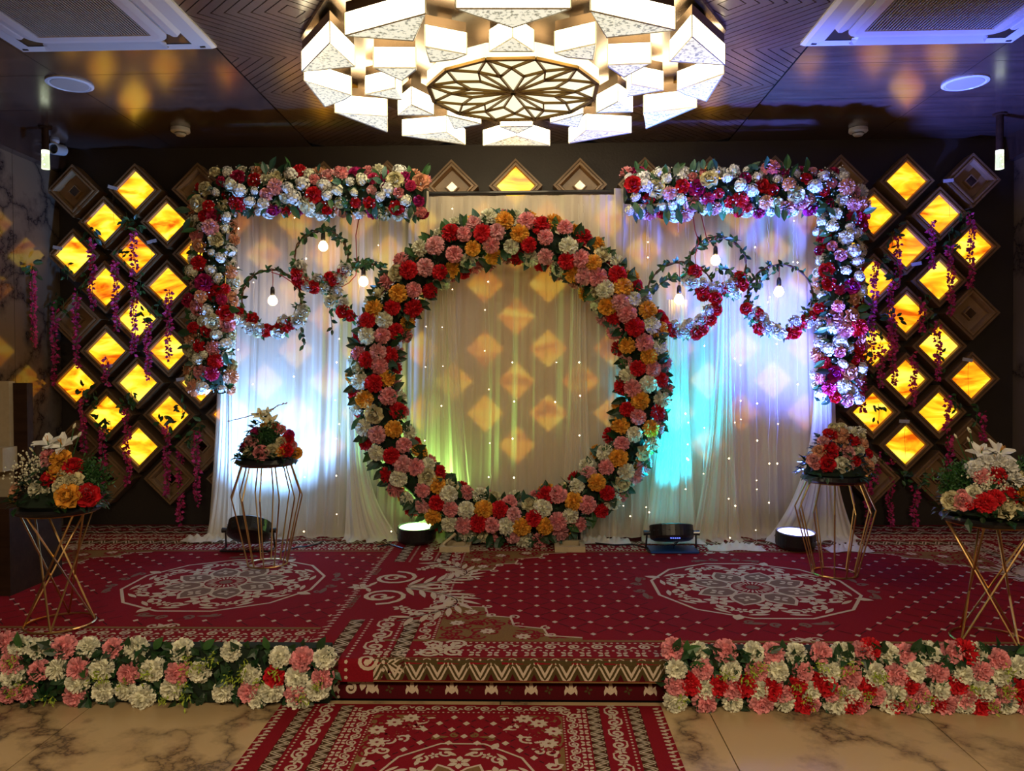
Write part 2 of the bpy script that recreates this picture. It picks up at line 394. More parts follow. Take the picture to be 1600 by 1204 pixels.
p0 = P(113, 293, YW-FD); p1 = P(1521, 286, YW-FD); p2 = P(124, 690, YW-FD)
GX0, GDX = p0.x, (p1.x-p0.x)/14.0; GZ0 = (p0.z+p1.z)/2; GDZ = 0.547
rn = random.Random(4)
for row in range(10):
    half = row % 2; n = 14 if half else 15; z = GZ0-row*GDZ/2
    for i in range(n):
        x = GX0+(i+0.5*half)*GDX
        if half: lit = row != 9
        else: lit = (i % 3 == 1) or (row in (2, 6))
        if row in (8,) and not half: lit = (i % 3 == 1)
        e = i+0.5*half
        behind = 2.6 < e < 11.4
        rown = 'top row' if row == 0 else ('bottom row' if row == 9 else '%s row down' % ORD[row])
        if e <= 2.6: pos = 'left of the curtains, %s from left, %s' % (ORD[i], rown)
        elif e >= 11.4: pos = 'right of the curtains, %s from right, %s' % (ORD[n-1-i], rown)
        elif row == 0: pos = 'above the curtains, %s from left in the top row' % ORD[i]
        else: pos = 'behind the curtain, %s from left, %s' % (ORD[i], rown)
        lab = ('lit amber diamond lamp ' if lit else 'unlit brown diamond lamp ')+pos
        r = root('diamond_wall_lamp', (x, YW, z), lab, 'wall lamp', 'diamond wall lamps')
        for nm, me in (('outer_frame', me_outer), ('inner_frame', me_inner))+((('onyx_panel', me_onyx[rn.randint(0, 1)]),) if lit else (('recessed_panel', me_recess), ('center_tile', me_tile))):
            link(nm, me, r)
# ------------------------------------------------------------------ chandelier
cc = PZ(802, 144, H-0.24)
CH = root('ceiling_chandelier', (cc.x, cc.y, H), 'large round ceiling chandelier of lit glass wedges around a lattice disc', 'chandelier')
def loc2(v): return (v[0]-cc.x, v[1]-cc.y, v[2]-H)
ZD = H-0.24
def poly_n(n, r, a0=0): return [(r*cos(a0+2*PI*k/n), r*sin(a0+2*PI*k/n)) for k in range(n)]
MB().prism([(x, y*0.98) for x, y in poly_n(12, 1.26, PI/12)], -0.030, -0.004).build('mirror_base', 'champ', CH)
RD = 0.53
MB().prism(poly_n(12, RD, PI/12), ZD-H+0.004, ZD-H+0.085).build('lit_disc', 'disc', CH)
MB().prism(poly_n(12, RD*0.72, PI/12), ZD-H+0.085, -0.03).build('disc_mount', 'champ', CH)
lat = []
O = [Vector((*p, ZD-H-0.002)) for p in poly_n(12, RD*0.985, PI/12)]
I6 = [Vector((*p, ZD-H-0.002)) for p in poly_n(12, RD*0.50, PI/12)]
T = [Vector((*p, ZD-H-0.002)) for p in poly_n(12, RD*0.72, PI/6)]
U = [Vector((*p, ZD-H-0.002)) for p in poly_n(12, RD*0.30, PI/6)]
c0 = Vector((0, 0, ZD-H-0.002))
def bar(a, b, w, name='lattice_bar'):
    d = b-a; L = d.length; ang = atan2(d.y, d.x)
    MB().box((a+b)/2, (L, w, 0.016), Matrix.Rotation(ang, 3, 'Z')).build(name, 'brass', CH)
for k in range(12):
    k1 = (k+1) % 12
    bar(O[k], O[k1], 0.024, 'rim_bar')
    bar(c0, I6[k], 0.011)
    if k % 2 == 0: bar(I6[k], O[k], 0.013)
    bar(I6[k], T[k], 0.010); bar(T[k], I6[k1], 0.010)
    bar(T[k], O[k], 0.011); bar(T[k], O[k1], 0.011)
    if k % 2: bar(c0, T[k], 0.008)
zb = H-0.235
def wedge(pxs, mirror=False, dz=0.0, hh=0.115):
    pts = [PZ(x, y, zb+dz) for x, y in pxs]
    pts = [Vector(loc2(p)) for p in pts]
    if mirror: pts = [Vector((-p.x, p.y, p.z)) for p in pts][::-1]
    ar = sum(pts[i-1].x*pts[i].y-pts[i].x*pts[i-1].y for i in range(len(pts)))
    if ar < 0: pts = pts[::-1]
    c = sum(pts, Vector())/len(pts); z0 = c.z
    r = bpy.data.objects.new('glass_wedge', None); 
    n = len(pts)
    mb = MB()
    low = [(c+(p-c)*1.0) for p in pts]
    mb.prism([(p.x, p.y) for p in low], z0, z0+hh, mi=0, mi_bottom=1)
    w = mb.build('glass_wedge', ['cr_side', 'cr_face'], CH)
    g = MB().prism([(c.x+(p.x-c.x)*0.98, c.y+(p.y-c.y)*0.98) for p in low], z0+hh, z0+hh+0.055).build('wedge_cap', 'champ', w)
    e = MB()
    e.tube([(p.x, p.y, z0) for p in low], 0.005, 4, closed=True)
    for p in low: e.tube([(p.x, p.y, z0), (p.x, p.y, z0+hh)], 0.004, 4)
    e.build('edge_trim', 'cr_edge', w)
    MB().prism([(c.x+(p.x-c.x)*0.35, c.y+(p.y-c.y)*0.35) for p in low], z0+hh+0.055, -0.03).build('wedge_stem', 'champ', w)
s4 = lambda l: [(440+x/4.444, y/4.444) for x, y in l]
left = [ [(440,246),(998,94),(915,282)], [(335,295),(508,460),(140,495)], [(155,555),(485,660),(440,690),(300,740)],
  [(370,778),(733,806),(733,915)], [(638,468),(932,470),(932,485),(835,558)], [(582,655),(790,608),(835,692)],
  [(900,725),(1057,797),(810,797)], [(996,322),(1285,375),(1200,410),(1030,430)], [(1150,800),(1385,858),(1200,893)], [(838,940),(1145,916),(1275,1003)] ]
for i, l in enumerate(left):
    wedge(s4(l), dz=0.006*(i % 3)); wedge(s4(l), True, dz=0.006*(i % 3))
wedge([(712, 13), (892, 13), (801, 43)]); wedge([(801, 58), (834, 80), (765, 80)], dz=0.01)
wedge([(755, 227), (807, 212), (859, 227)]); wedge([(782, 198), (832, 197), (808, 208)], dz=0.01)
for sx in (-1, 1):   # near side of the ring, just out of the picture
    mb = [(sx*0.55, -1.30), (sx*0.9, -1.05), (sx*0.62, -0.95)]

# ------------------------------------------------------------------ cassette air conditioners
def cassette(x0, x1, yfar, label, flip):
    w = x1-x0; cx = (x0+x1)/2; cy = yfar-w/2
    r = root('cassette_air_conditioner', (cx, cy, H), label, 'air conditioner', 'ceiling cassettes')
    h = w/2
    # panel: square ring with rounded look and a raised centre
    mb = MB()
    rings = [(h, -0.0), (h, -0.012), (h-0.02, -0.028), (h-0.105, -0.034)]
    vs = []; fs = []
    for rr, z in rings: vs += [(-rr, -rr, z), (rr, -rr, z), (rr, rr, z), (-rr, rr, z)]
    for i in range(3):
        for j in range(4): fs.append((i*4+j, i*4+(j+1) % 4, (i+1)*4+(j+1) % 4, (i+1)*4+j))
    mb.add(vs, fs); mb.build('face_panel', 'ac', r)
    a = h-0.105; b = h-0.18
    MB().box((0, 0, -0.016), (2*a, 2*a, 0.03)).build('air_channel', 'black', r)
    # centre grille frame with rounded corners
    def rsq(q, rad, z, n=5):
        out = []
        for sx, sy, a0 in ((1, 1, 0), (-1, 1, PI/2), (-1, -1, PI), (1, -1, 1.5*PI)):
            for k in range(n+1):
                t = a0+PI/2*k/n; out.append((sx*(q-rad)+rad*cos(t), sy*(q-rad)+rad*sin(t), z))
        return out
    L1 = [rsq(b, 0.10, -0.030), rsq(b, 0.10, -0.050), rsq(b-0.04, 0.05, -0.056), rsq(b-0.085, 0.008, -0.054), rsq(b-0.09, 0.006, -0.040)]
    mb = MB(); n = len(L1[0]); mb.add(sum(L1, []), [(i*n+j, i*n+(j+1) % n, (i+1)*n+(j+1) % n, (i+1)*n+j) for i in range(len(L1)-1) for j in range(n)])
    mb.build('grille_frame', 'ac', r)
    g = b-0.09
    MB().box((0, 0, -0.030), (2*g, 2*g, 0.01)).build('filter', 'black', r)
    ns = 40
    me = MB().box((0, 0, 0), (0.0065, 2*g, 0.010)).mesh('grille_slat', ['ac_grey'])
    for k in range(ns):
        o = link('grille_slat', me, r); o.location = (-g+2*g*(k+0.5)/ns, 0, -0.046)
    for k in range(1, 5):
        MB().box((0, -g+2*g*k/5, -0.042), (2*g, 0.006, 0.006)).build('grille_crossbar', 'ac_grey', r)
    # four louvre blades, one hanging a little open
    for k in range(4):
        R = Matrix.Rotation(k*PI/2, 3, 'Z'); mb = MB(); L = a*0.74
        pr = [(-0.045, 0.0), (-0.02, -0.010), (0.02, -0.010), (0.045, 0.004)]
        vs = []
        for u in (-L, -L*0.92, L*0.92, L):
            for (v, z) in pr: vs.append(R @ Vector((u, (a+b)/2+v*(1 if abs(u) < L*0.95 else 0.5), -0.038+z-(0.022 if k == 0 else 0.0)*(v < 0.1)*(1 if v > 0 else 0.4))))
        fs = [(i*4+j, i*4+j+1, (i+1)*4+j+1, (i+1)*4+j) for i in range(3) for j in range(3)]
        mb.add(vs, fs); o = mb.build('louvre', 'ac', r)
        md = o.modifiers.new('solid', 'SOLIDIFY'); md.thickness = 0.005
    for sx, sy in ((1, 1), (-1, 1), (-1, -1), (1, -1)):
        MB().box((sx*(h-0.06), sy*(h-0.06), -0.033), (0.03, 0.012, 0.006)).build('corner_clip', 'black', r)
    return r
a0 = PZ(35, 84, H-0.03); a1 = PZ(343, 83, H-0.03)
cassette(a0.x, a1.x, a0.y, 'white ceiling cassette air conditioner left of the chandelier', 0)
a0 = PZ(1250, 75, H-0.03); a1 = PZ(1573, 76, H-0.03)
cassette(a0.x, a1.x, a0.y, 'white ceiling cassette air conditioner right of the chandelier', 1)

def ceiling_disc(px, py, label):
    p = PZ(px, py, H); r = root('ceiling_speaker', (p.x, p.y, H), label, 'ceiling speaker', 'round ceiling speakers')
    MB().lathe([(0.145, 0), (0.145, -0.010), (0.128, -0.016), (0.122, -0.010), (0.0, -0.010)], 36).build('rim', 'ac', r, smooth=False)
    MB().lathe([(0.120, -0.008), (0.112, -0.014), (0.0, -0.015)], 36).build('mesh_cover', 'ac_grey', r)
ceiling_disc(109, 130, 'round white ceiling speaker above the left wall lamps')
ceiling_disc(1508, 128, 'round white ceiling speaker above the right wall lamps')
def smoke(px, py, label):
    p = PZ(px, py, H-0.03); r = root('smoke_detector', (p.x, p.y, H), label, 'smoke detector', 'smoke detectors')
    MB().lathe([(0.058, 0), (0.072, -0.002), (0.074, -0.028), (0.066, -0.036), (0.05, -0.04), (0, -0.04)], 24).build('base', 'ac', r, smooth=False)
    MB().lathe([(0.042, -0.040), (0.042, -0.050), (0.032, -0.062), (0.0, -0.064)], 20).build('sensor_cap', 'ac', r)
    MB().lathe([(0.045, -0.040), (0.045, -0.046), (0.0, -0.046)], 20).build('vent_ring', 'black', r)
smoke(282, 206, 'small white smoke detector on the ceiling left of the chandelier')
smoke(1341, 206, 'small white smoke detector on the ceiling right of the chandelier')
# security camera
p = P(86, 232, 6.35)
r = root('security_camera', (p.x, p.y, H), 'small white bullet security camera under the ceiling, top left corner', 'camera')
MB().lathe([(0.035, 0), (0.035, -0.015), (0.02, -0.03), (0.02, -0.05)], 16).build('mount', 'ac', r)
TT = Matrix.Translation((0, 0.02, p.z-H)) @ Matrix.Rotation(radians(100), 4, 'X')
MB().lathe([(0, -0.09), (0.045, -0.09), (0.048, 0.05), (0.043, 0.052), (0.036, 0.03)], 20, TT).build('housing', 'ac', r)
MB().lathe([(0.0, 0.045), (0.020, 0.044), (0.037, 0.032)], 20, TT).build('lens', 'black', r)
# crystal pendants
def pendant(px, label):
    t = P(px, 235, 6.0); b = P(px, 264, 6.0)
    r = root('crystal_pendant', (t.x, t.y, H), label, 'pendant lamp', 'crystal rod pendants')
    MB().lathe([(0.05, 0), (0.05, -0.012), (0.0, -0.014)], 16).build('canopy', 'booth', r)
    MB().lathe([(0.026, -0.012), (0.026, t.z-H), (0.0, t.z-H)], 14).build('tube_stem', 'booth', r)
    z0, z1 = t.z-H, b.z-H
    MB().lathe([(0.0, z0), (0.028, z0), (0.028, z0-0.02), (0.0, z0-0.02)], 14).build('lit_cap', emit('pendant_led', (0.9, 1.0, 0.7), 2.0), r)
    g = bpy.data.materials.get('pendant_glass')
    if not g: g = mat('pendant_glass', (0.9, 0.95, 0.85), 0.05, emis=(0.85, 0.95, 0.6), es=0.35); g.node_tree.nodes['Principled BSDF'].inputs['Transmission Weight'].default_value = 0.8
    MB().lathe([(0.0, z0-0.02), (0.028, z0-0.02), (0.030, z1), (0.0, z1)], 14).build('crystal_rod', g, r)
    mb = MB()
    for k, zz in enumerate((0.3, 0.5, 0.8)): mb.lathe([(0, 0.008), (0.007, 0), (0, -0.008)], 6, Matrix.Translation(((-1)**k*0.006, -0.026, z0+(z1-z0)*zz)))
    mb.build('bubble', emit('bubble_glint', (0.9, 1.0, 0.8), 2.5, False), r)
pendant(71, 'glowing crystal rod pendant in the top left corner beside the security camera')
pendant(1562, 'glowing crystal rod pendant in the top right corner')
# ------------------------------------------------------------------ flower and leaf meshes
def petal(mb, base, axis, side, L, Wd, curl, cup=0.0, prof=(0.45, 1.0, 0.75), mi=0):
    nrm = axis.cross(side).normalized()
    vs = []
    for i, t in enumerate((0.0, 0.55, 1.0)):
        for j, s in enumerate((-1, 0, 1)):
            vs.append(base+axis*(L*t)+side*(s*Wd*0.5*prof[i])+nrm*(curl*L*t*t+cup*Wd*(abs(s)-0.5)*(0.4+0.6*t)))
    mb.add(vs, [(0, 1, 4, 3), (1, 2, 5, 4), (3, 4, 7, 6), (4, 5, 8, 7)], mi)
def sph(th, ph): return Vector((sin(th)*cos(ph), sin(th)*sin(ph), cos(th)))
def core(mb, r, z=0, mi=0, n=8):
    mb.lathe([(0, z+r), (r*0.7, z+r*0.7), (r, z), (r*0.6, z-r*0.6), (0, z-r*0.7)], n, mi=mi)
def m_carnation(c):
    rn = random.Random(7); mb = MB(); core(mb, 0.55)
    for k, (th, n) in enumerate(((8, 3), (26, 8), (44, 12), (62, 15), (80, 17), (98, 16))):
        for j in range(n):
            t = radians(th+rn.uniform(-6, 6)); f = 2*PI*(j+0.5*(k % 2)+rn.uniform(-.25, .25))/n
            a = sph(t, f); s = a.cross(Vector((0, 0, 1)))
            if s.length < .05: s = Vector((1, 0, 0))
            s.normalize(); s = (Quaternion(a, rn.uniform(-.5, .5)) @ s)
            petal(mb, a*0.42, a, s, 0.52+rn.uniform(-.06, .10), 0.34, rn.uniform(-.1, .35), 0.25, (0.5, 1.0, 0.85))
    return mb.mesh('carnation', ['f'+c])
def m_rose(c):
    rn = random.Random(3); mb = MB(); core(mb, 0.17, 0.12)
    for k, (tilt, r, n, L) in enumerate(((4, 0.12, 3, 0.66), (12, 0.26, 4, 0.68), (24, 0.40, 5, 0.68), (42, 0.50, 6, 0.66), (66, 0.52, 7, 0.66))):
        for j in range(n):
            f = 2*PI*(j+0.37*k)/n; out = Vector((cos(f), sin(f), 0)); t = radians(tilt)
            ax = out*sin(t)+Vector((0, 0, 1))*cos(t); s = Vector((-sin(f), cos(f), 0))
            petal(mb, out*r*0.6+Vector((0, 0, -0.15)), ax, s, L, 0.62+0.05*k, (0.30 if k < 2 else (0.05 if k == 2 else -0.28))+rn.uniform(-.1, .1), 0.38, (0.6, 1.15, 0.80))
    return mb.mesh('rose', ['f'+c])
def m_hyd(c):
    rn = random.Random(5); mb = MB(); core(mb, 0.60)
    for k, (th, n) in enumerate(((0, 1), (32, 6), (60, 10), (88, 12))):
        for j in range(n):
            a = sph(radians(th), 2*PI*(j+0.5*(k % 2))/n+rn.uniform(-.1, .1)); s = a.cross(Vector((.1, .2, 1))).normalized(); b = a.cross(s); ra = rn.uniform(.66, .92)
            for q in range(4):
                d = s*cos(q*PI/2+.3*k)+b*sin(q*PI/2+.3*k); sd = a.cross(d)
                petal(mb, a*ra, (d+a*0.45).normalized(), sd, 0.28, 0.25, -0.3, 0.1, (0.4, 1, 0.6))
    return mb.mesh('hydrangea', ['f'+c])
def m_lily(c):
    mb = MB()
    for k in range(6):
        f = k*PI/3; out = Vector((cos(f), sin(f), 0)); t = radians(44 if k % 2 else 56)
        petal(mb, Vector((0, 0, -0.5)), out*sin(t)+Vector((0, 0, 1))*cos(t), Vector((-sin(f), cos(f), 0)), 1.25, 0.66, -0.35, 0.18, (0.3, 1.1, 0.35))
    mb.tube([(0, 0, -0.9), (0, 0, -0.4)], 0.10, 5)
    for k in range(4): mb.tube([(0, 0, -.3), (0.12*cos(k*1.57), .12*sin(k*1.57), 0.35)], 0.025, 4, mi=1)
    return mb.mesh('lily', ['f'+c, 'fA'])
def m_bud(c):
    mb = MB(); mb.lathe([(0, 0.9), (0.18, 0.55), (0.26, 0.1), (0.14, -0.35), (0, -0.5)], 7)
    for k in range(3):
        f = k*2.09; petal(mb, Vector((0, 0, -0.45)), (Vector((cos(f)*.35, sin(f)*.35, 1))).normalized(), Vector((-sin(f), cos(f), 0)), 0.9, 0.3, -.1, .2, (0.5, 1, .2), 1)
    return mb.mesh('flower_bud', ['f'+c, 'leaf2'])
FM = {}
def fmesh(kind, c):
    k = kind+c
    if k not in FM: FM[k] = dict(carnation=m_carnation, rose=m_rose, hydrangea=m_hyd, lily=m_lily, flower_bud=m_bud)[kind](c)
    return FM[k]
def m_leaf(m):
    mb = MB(); vs = []
    for t, w in ((0, 0.04), (0.25, 0.20), (0.55, 0.25), (0.82, 0.14), (1.0, 0.01)):
        z = -0.25*t*t
        vs += [(-w, t, z+0.10*w*4*0.3), (0, t, z-0.02), (w, t, z+0.10*w*4*0.3)]
    mb.add(vs, [(i*3+j, i*3+j+1, i*3+j+4, i*3+j+3) for i in range(4) for j in range(2)])
    return mb.mesh('leaf', [m])
LM = {k: m_leaf(k) for k in ('leaf', 'leaf2', 'leaf3', 'leaf_teal')}
def qdir(d, spin=0.0):
    """rotation that carries +Z to d, spun about d"""
    d = Vector(d).normalized(); return Quaternion(d, spin) @ Vector((0, 0, 1)).rotation_difference(d)
def qleaf(d, n):
    """leaf: +Y along d, +Z near n"""
    y = Vector(d).normalized(); z = Vector(n)-y*Vector(n).dot(y)
    if z.length < 1e-3: z = y.orthogonal()
    z.normalize(); x = y.cross(z)
    return Matrix((x, y, z)).transposed().to_quaternion()
def flower(par, kind, c, p, d, size, rn):
    o = link(kind, fmesh(kind, c), par)
    place(o, Vector(p)-par.location, qdir(d, rn.uniform(0, 6.28)), size); return o
def leaf(par, m, p, d, n, L, rn=None):
    o = link('leaf', LM[m], par); place(o, Vector(p)-par.location, qleaf(d, n), L); return o
def add_leaf_mb(mb, p, d, n, L, w=0.5, mi=0):
    y = Vector(d).normalized(); z = Vector(n)-y*Vector(n).dot(y)
    z = z.normalized() if z.length > 1e-3 else y.orthogonal().normalized(); x = y.cross(z); p = Vector(p); w *= L*0.5
    mb.add([p, p+y*L*.45-x*w+z*w*.25, p+y*L*.45, p+y*L*.45+x*w+z*w*.25, p+y*L-z*L*.15], [(0, 2, 1), (0, 3, 2), (1, 2, 4), (2, 3, 4)], mi)
def rv(rn, s=1.0): return Vector((rn.gauss(0, s), rn.gauss(0, s), rn.gauss(0, s)))

def poisson(n, gen, dist, rn, tries=40):
    pts = []
    for _ in range(n*tries):
        q = gen()
        if all((q[0]-o[0]).length > dist for o in pts):
            pts.append(q)
            if len(pts) >= n: break
    return pts

# ------------------------------------------------------------------ round wreath
WY = 5.78
wc = P(795, 593, WY); rm = 1.06; rt = 0.150; EX = 0.955
WR = root('flower_wreath', (wc.x, WY, HS), 'huge standing ring of red, amber, ivory and pink carnations before the curtain', 'wreath')
rn = random.Random(11)
def tor(th, ph, rr=rt, r_=rm):
    e = Vector((cos(th)*EX, 0, sin(th))); d = Vector((cos(th), 0, sin(th)))*cos(ph)+Vector((0, -1, 0))*sin(ph)
    return wc+e*r_+d*rr, d
mb = MB(); mb.tube([wc+Vector((cos(t)*rm*EX, 0, sin(t)*rm))-WR.location for t in [2*PI*k/64 for k in range(64)]], 0.10, 8, closed=True)
mb.build('foam_ring', 'green_core', WR, smooth=True)
pal = list('RRRAAAPPPKWWWC')
def gen():
    ph = rn.uniform(radians(-25), radians(205)); th = rn.uniform(0, 2*PI); p, d = tor(th, ph); return (p, d, th)
pts = poisson(298, gen, 0.098, rn, 60)
last = {}
for p, d, th in pts:
    near = [c for (q, c) in last.values() if (q-p).length < 0.15]
    ch = [c for c in pal if c not in near] or pal
    c = rn.choice(ch); last[id(p)] = (p.copy(), c)
    dd = (d+rv(rn, .15)+Vector((0, -.35, 0))).normalized()
    flower(WR, 'rose' if c == 'C' else 'carnation', c, p+dd*rn.uniform(-.01, .02), dd, rn.uniform(0.058, 0.074), rn)
for k in range(290):
    th = 2*PI*k/290+rn.uniform(-.02, .02); out = k % 5 < 3
    ph = rn.uniform(radians(0), radians(50)) if out else rn.uniform(radians(130), radians(180))
    p, d = tor(th, ph, 0.13); tang = Vector((-sin(th), 0, cos(th)))*rn.uniform(-.8, .8)
    leaf(WR, rn.choice(['leaf', 'leaf', 'leaf', 'leaf2', 'leaf_teal']), p, d+tang+Vector((0, rn.uniform(-.3, .2), 0)), Vector((0, -1, 0))+rv(rn, .3), rn.uniform(0.09, 0.125))
mb = MB()
for k in range(1500):
    th = rn.uniform(0, 2*PI); ph = rn.uniform(-.5, PI+.5); p, d = tor(th, ph, rn.uniform(.09, .13))
    add_leaf_mb(mb, p-WR.location, (d*.8+rv(rn, .6)), d+rv(rn, .3), rn.uniform(.05, .09))
o = mb.build('small_foliage', 'leaf', WR, recalc=False); o['kind'] = 'stuff'
for px in (700, 905):
    b = P(px, 800, WY); MB().tube([(b.x-WR.location.x, 0.02, 0), (b.x-WR.location.x, 0.02, 0.16)], 0.012, 6).build('stand_post', 'black', WR)
for px, py, lab in ((712, 856, 'pale wooden square foot under the wreath, left one'), (890, 856, 'pale wooden square foot under the wreath, right one')):
    b = PZ(px, py+3, HS+.01)
    r = root('wooden_foot', (b.x, b.y+0.03, HS+0.014), lab, 'wooden base', 'wooden wreath feet')
    for c_, d_ in (((0, -0.10, 0.02), (0.22, 0.035, 0.04)), ((0, 0.10, 0.02), (0.22, 0.035, 0.04)), ((-0.0925, 0, 0.02), (0.035, 0.165, 0.04)), ((0.0925, 0, 0.02), (0.035, 0.165, 0.04))):
        MB().box(c_, d_).build('wood_strip', 'wood_pale', r)
    if px < 800: MB().tube([(-0.09, -0.05, 0.04), (0.0, -0.02, 0.115)], 0.012, 4).build('wood_brace', 'wood_pale', r)

# ------------------------------------------------------------------ L-shaped garlands on the backdrop frame
GY = 5.83
def garland(name, path, hw, label, nfl, seed, end_leaf, nleaf=150):
    """path: list of points (centre line in the frame plane), hw: half width"""
    rn = random.Random(seed)
    R = root(name, path[-1] - Vector((0, 0, hw)), label, 'flower garland', 'corner garlands')
    segs = [(path[i], path[i+1]) for i in range(len(path)-1)]; Ls = [(b-a).length for a, b in segs]; T_ = sum(Ls)
    def at(s):
        for (a, b), l in zip(segs, Ls):
            if s <= l or (a, b) == segs[-1]: return a.lerp(b, min(1, s/l)), (b-a).normalized()
            s -= l
    def gen():
        c, t = at(rn.uniform(0, T_)); n = t.cross(Vector((0, -1, 0))); ph = rn.uniform(-.2, PI+.2)
        d = n*cos(ph)+Vector((0, -1, 0))*sin(ph)
        p = c+n*cos(ph)*hw*rn.uniform(.82, 1.02)+Vector((0, -1, 0))*sin(ph)*hw*.75; return (p, d, c)
    mb = MB(); mb.tube([p-R.location for p in path], hw*.6, 8); mb.build('foam_core', 'green_core', R)
    for p, d, c in poisson(nfl, gen, 0.076, rn, 60):
        k = rn.choices(['hydrangea', 'rose', 'carnation'], [5, 5, 3])[0]
        col = rn.choice('LLLW') if k == 'hydrangea' else (rn.choice('RRRPKCQVMWC') if k == 'rose' else rn.choice('RVPWKQ'))
        dd = (d+rv(rn, .22)+Vector((0, -.45, -.1))).normalized()
        flower(R, k, col, p+dd*rn.uniform(-.015, .035), dd, (0.046 if k == 'hydrangea' else 0.054)*rn.uniform(.72, 1.35), rn)
    for k in range(nleaf):
        c, t = at(rn.uniform(0, T_)); n = t.cross(Vector((0, -1, 0))); sg = rn.choice((-1, 1)); ph = rn.uniform(-.3, .6)
        d = n*sg*cos(ph)+Vector((0, -1, 0))*sin(ph)
        leaf(R, rn.choice(['leaf', 'leaf2', 'leaf2', 'leaf_teal']), c+n*sg*hw*rn.uniform(.3, 1.0)+Vector((0, -hw*rn.choice((.2, .5, .75)), 0)), d+rv(rn, .45)+Vector((0, -.1, -.25)), Vector((0, -1, .3))+rv(rn, .4), rn.uniform(.065, .115))
    mb = MB()
    for k in range(1300):
        c, t = at(rn.uniform(0, T_)); n = t.cross(Vector((0, -1, 0))); ph = rn.uniform(-.4, PI+.4); d = n*cos(ph)+Vector((0, -1, 0))*sin(ph)
        add_leaf_mb(mb, c+n*cos(ph)*hw*.8+Vector((0, -1, 0))*sin(ph)*hw*.6-R.location, d+rv(rn, .7), d+rv(rn, .4), rn.uniform(.04, .08))
    o = mb.build('small_foliage', 'leaf', R, recalc=False); o['kind'] = 'stuff'
    mb = MB()
    for k in range(420):   # baby's breath dots
        c, t = at(rn.uniform(0, T_)); n = t.cross(Vector((0, -1, 0))); ph = rn.uniform(-.1, PI+.1); d = n*cos(ph)+Vector((0, -1, 0))*sin(ph)
        q = c+n*cos(ph)*hw*1.15+Vector((0, -1, 0))*sin(ph)*hw*rn.uniform(.9, 1.15)-R.location+rv(rn, .012)
        s = rn.uniform(.004, .007); mb.add([q+Vector(v)*s for v in ((1,0,0),(0,1,0),(-1,0,0),(0,-1,0),(0,0,1),(0,0,-1))], [(0,1,4),(1,2,4),(2,3,4),(3,0,4),(1,0,5),(2,1,5),(3,2,5),(0,3,5)])
    o = mb.build('babys_breath', 'fL', R, recalc=False); o['kind'] = 'stuff'
    return R
garland('corner_garland', [P(664, 308, GY), P(600, 304, GY), P(450, 300, GY), P(340, 300, GY), P(336, 330, GY), P(333, 470, GY), P(331, 608, GY)], 0.150,
        'left corner garland of mixed roses and white blossom along the backdrop top and down', 285, 21, 0)
garland('corner_garland', [P(976, 300, GY), P(1100, 298, GY), P(1230, 300, GY), P(1312, 302, GY), P(1312, 340, GY), P(1312, 480, GY), P(1308, 628, GY)], 0.150,
        'right corner garland of mixed roses and white blossom lit blue and violet', 290, 33, 0)

# ------------------------------------------------------------------ low front garlands of pompom carnations
def front_garland(label, specs, scale, offx, offy, xr, seed, ybase):
    rn = random.Random(seed); R = root('low_flower_border', (sum(xr)/2, YF-0.05, 0), label, 'flower border', 'low flower borders')
    L = xr[1]-xr[0]
    MB().box((0, 0.015, 0.135), (L-0.06, 0.07, 0.25)).build('foam_block', 'green_core', R)
    for (x, y, c) in specs:
        px, py = offx+x/scale, offy+y/scale
        p = P(px, py, YF-0.10); p.z = max(0.045, p.z)
        d = Vector((rn.uniform(-.2, .2), -1, 0.15+(p.z-0.13)*3.0)).normalized()
        if p.z > 0.24: p.y += 0.03
        flower(R, 'carnation', c, p, d, rn.uniform(0.050, 0.060)*(0.96 if c != 'R' else 1.0), rn)
    mb = MB(); mc = MB()
    for k in range(int(L*330)):
        p = Vector((rn.uniform(-L/2, L/2), -0.045+rn.uniform(-.01, .03), rn.uniform(0.03, 0.27)))
        add_leaf_mb(mb, p, Vector((rn.gauss(0, 1), rn.uniform(-.9, 0), rn.gauss(0, .9))), Vector((0, -1, 0))+rv(rn, .4), rn.uniform(.04, .07), .6)
    o = mb.build('small_foliage', 'leaf', R, recalc=False); o['kind'] = 'stuff'
    for k in range(int(L*17)):
        x = rn.uniform(-L/2+.03, L/2-.03); z = rn.choice((0.262, rn.uniform(.06, .25), rn.uniform(.06, .25)))
        leaf(R, rn.choice(['leaf', 'leaf', 'leaf2']), Vector((x, -0.05, z))+R.location, Vector((rn.gauss(0, 1), -.5, .8 if z > .26 else rn.gauss(0, .7))), Vector((0, -1, 0.2)), rn.uniform(.06, .085))
    for k in range(int(L*13)):
        p = Vector((rn.uniform(-L/2+.05, L/2-.05), -0.105, rn.uniform(0.05, 0.24)))
        mc = MB()
        for q in range(26):
            d = Vector((rn.gauss(0, .6), -.6, rn.gauss(-.3, .7))).normalized(); b = p+rv(rn, .013)
            add_leaf_mb(mc, b, d, Vector((0, -1, 0))+rv(rn, .5), rn.uniform(.012, .024), .35)
        mc.build('yellow_sprig', 'leaf3', R, recalc=False)
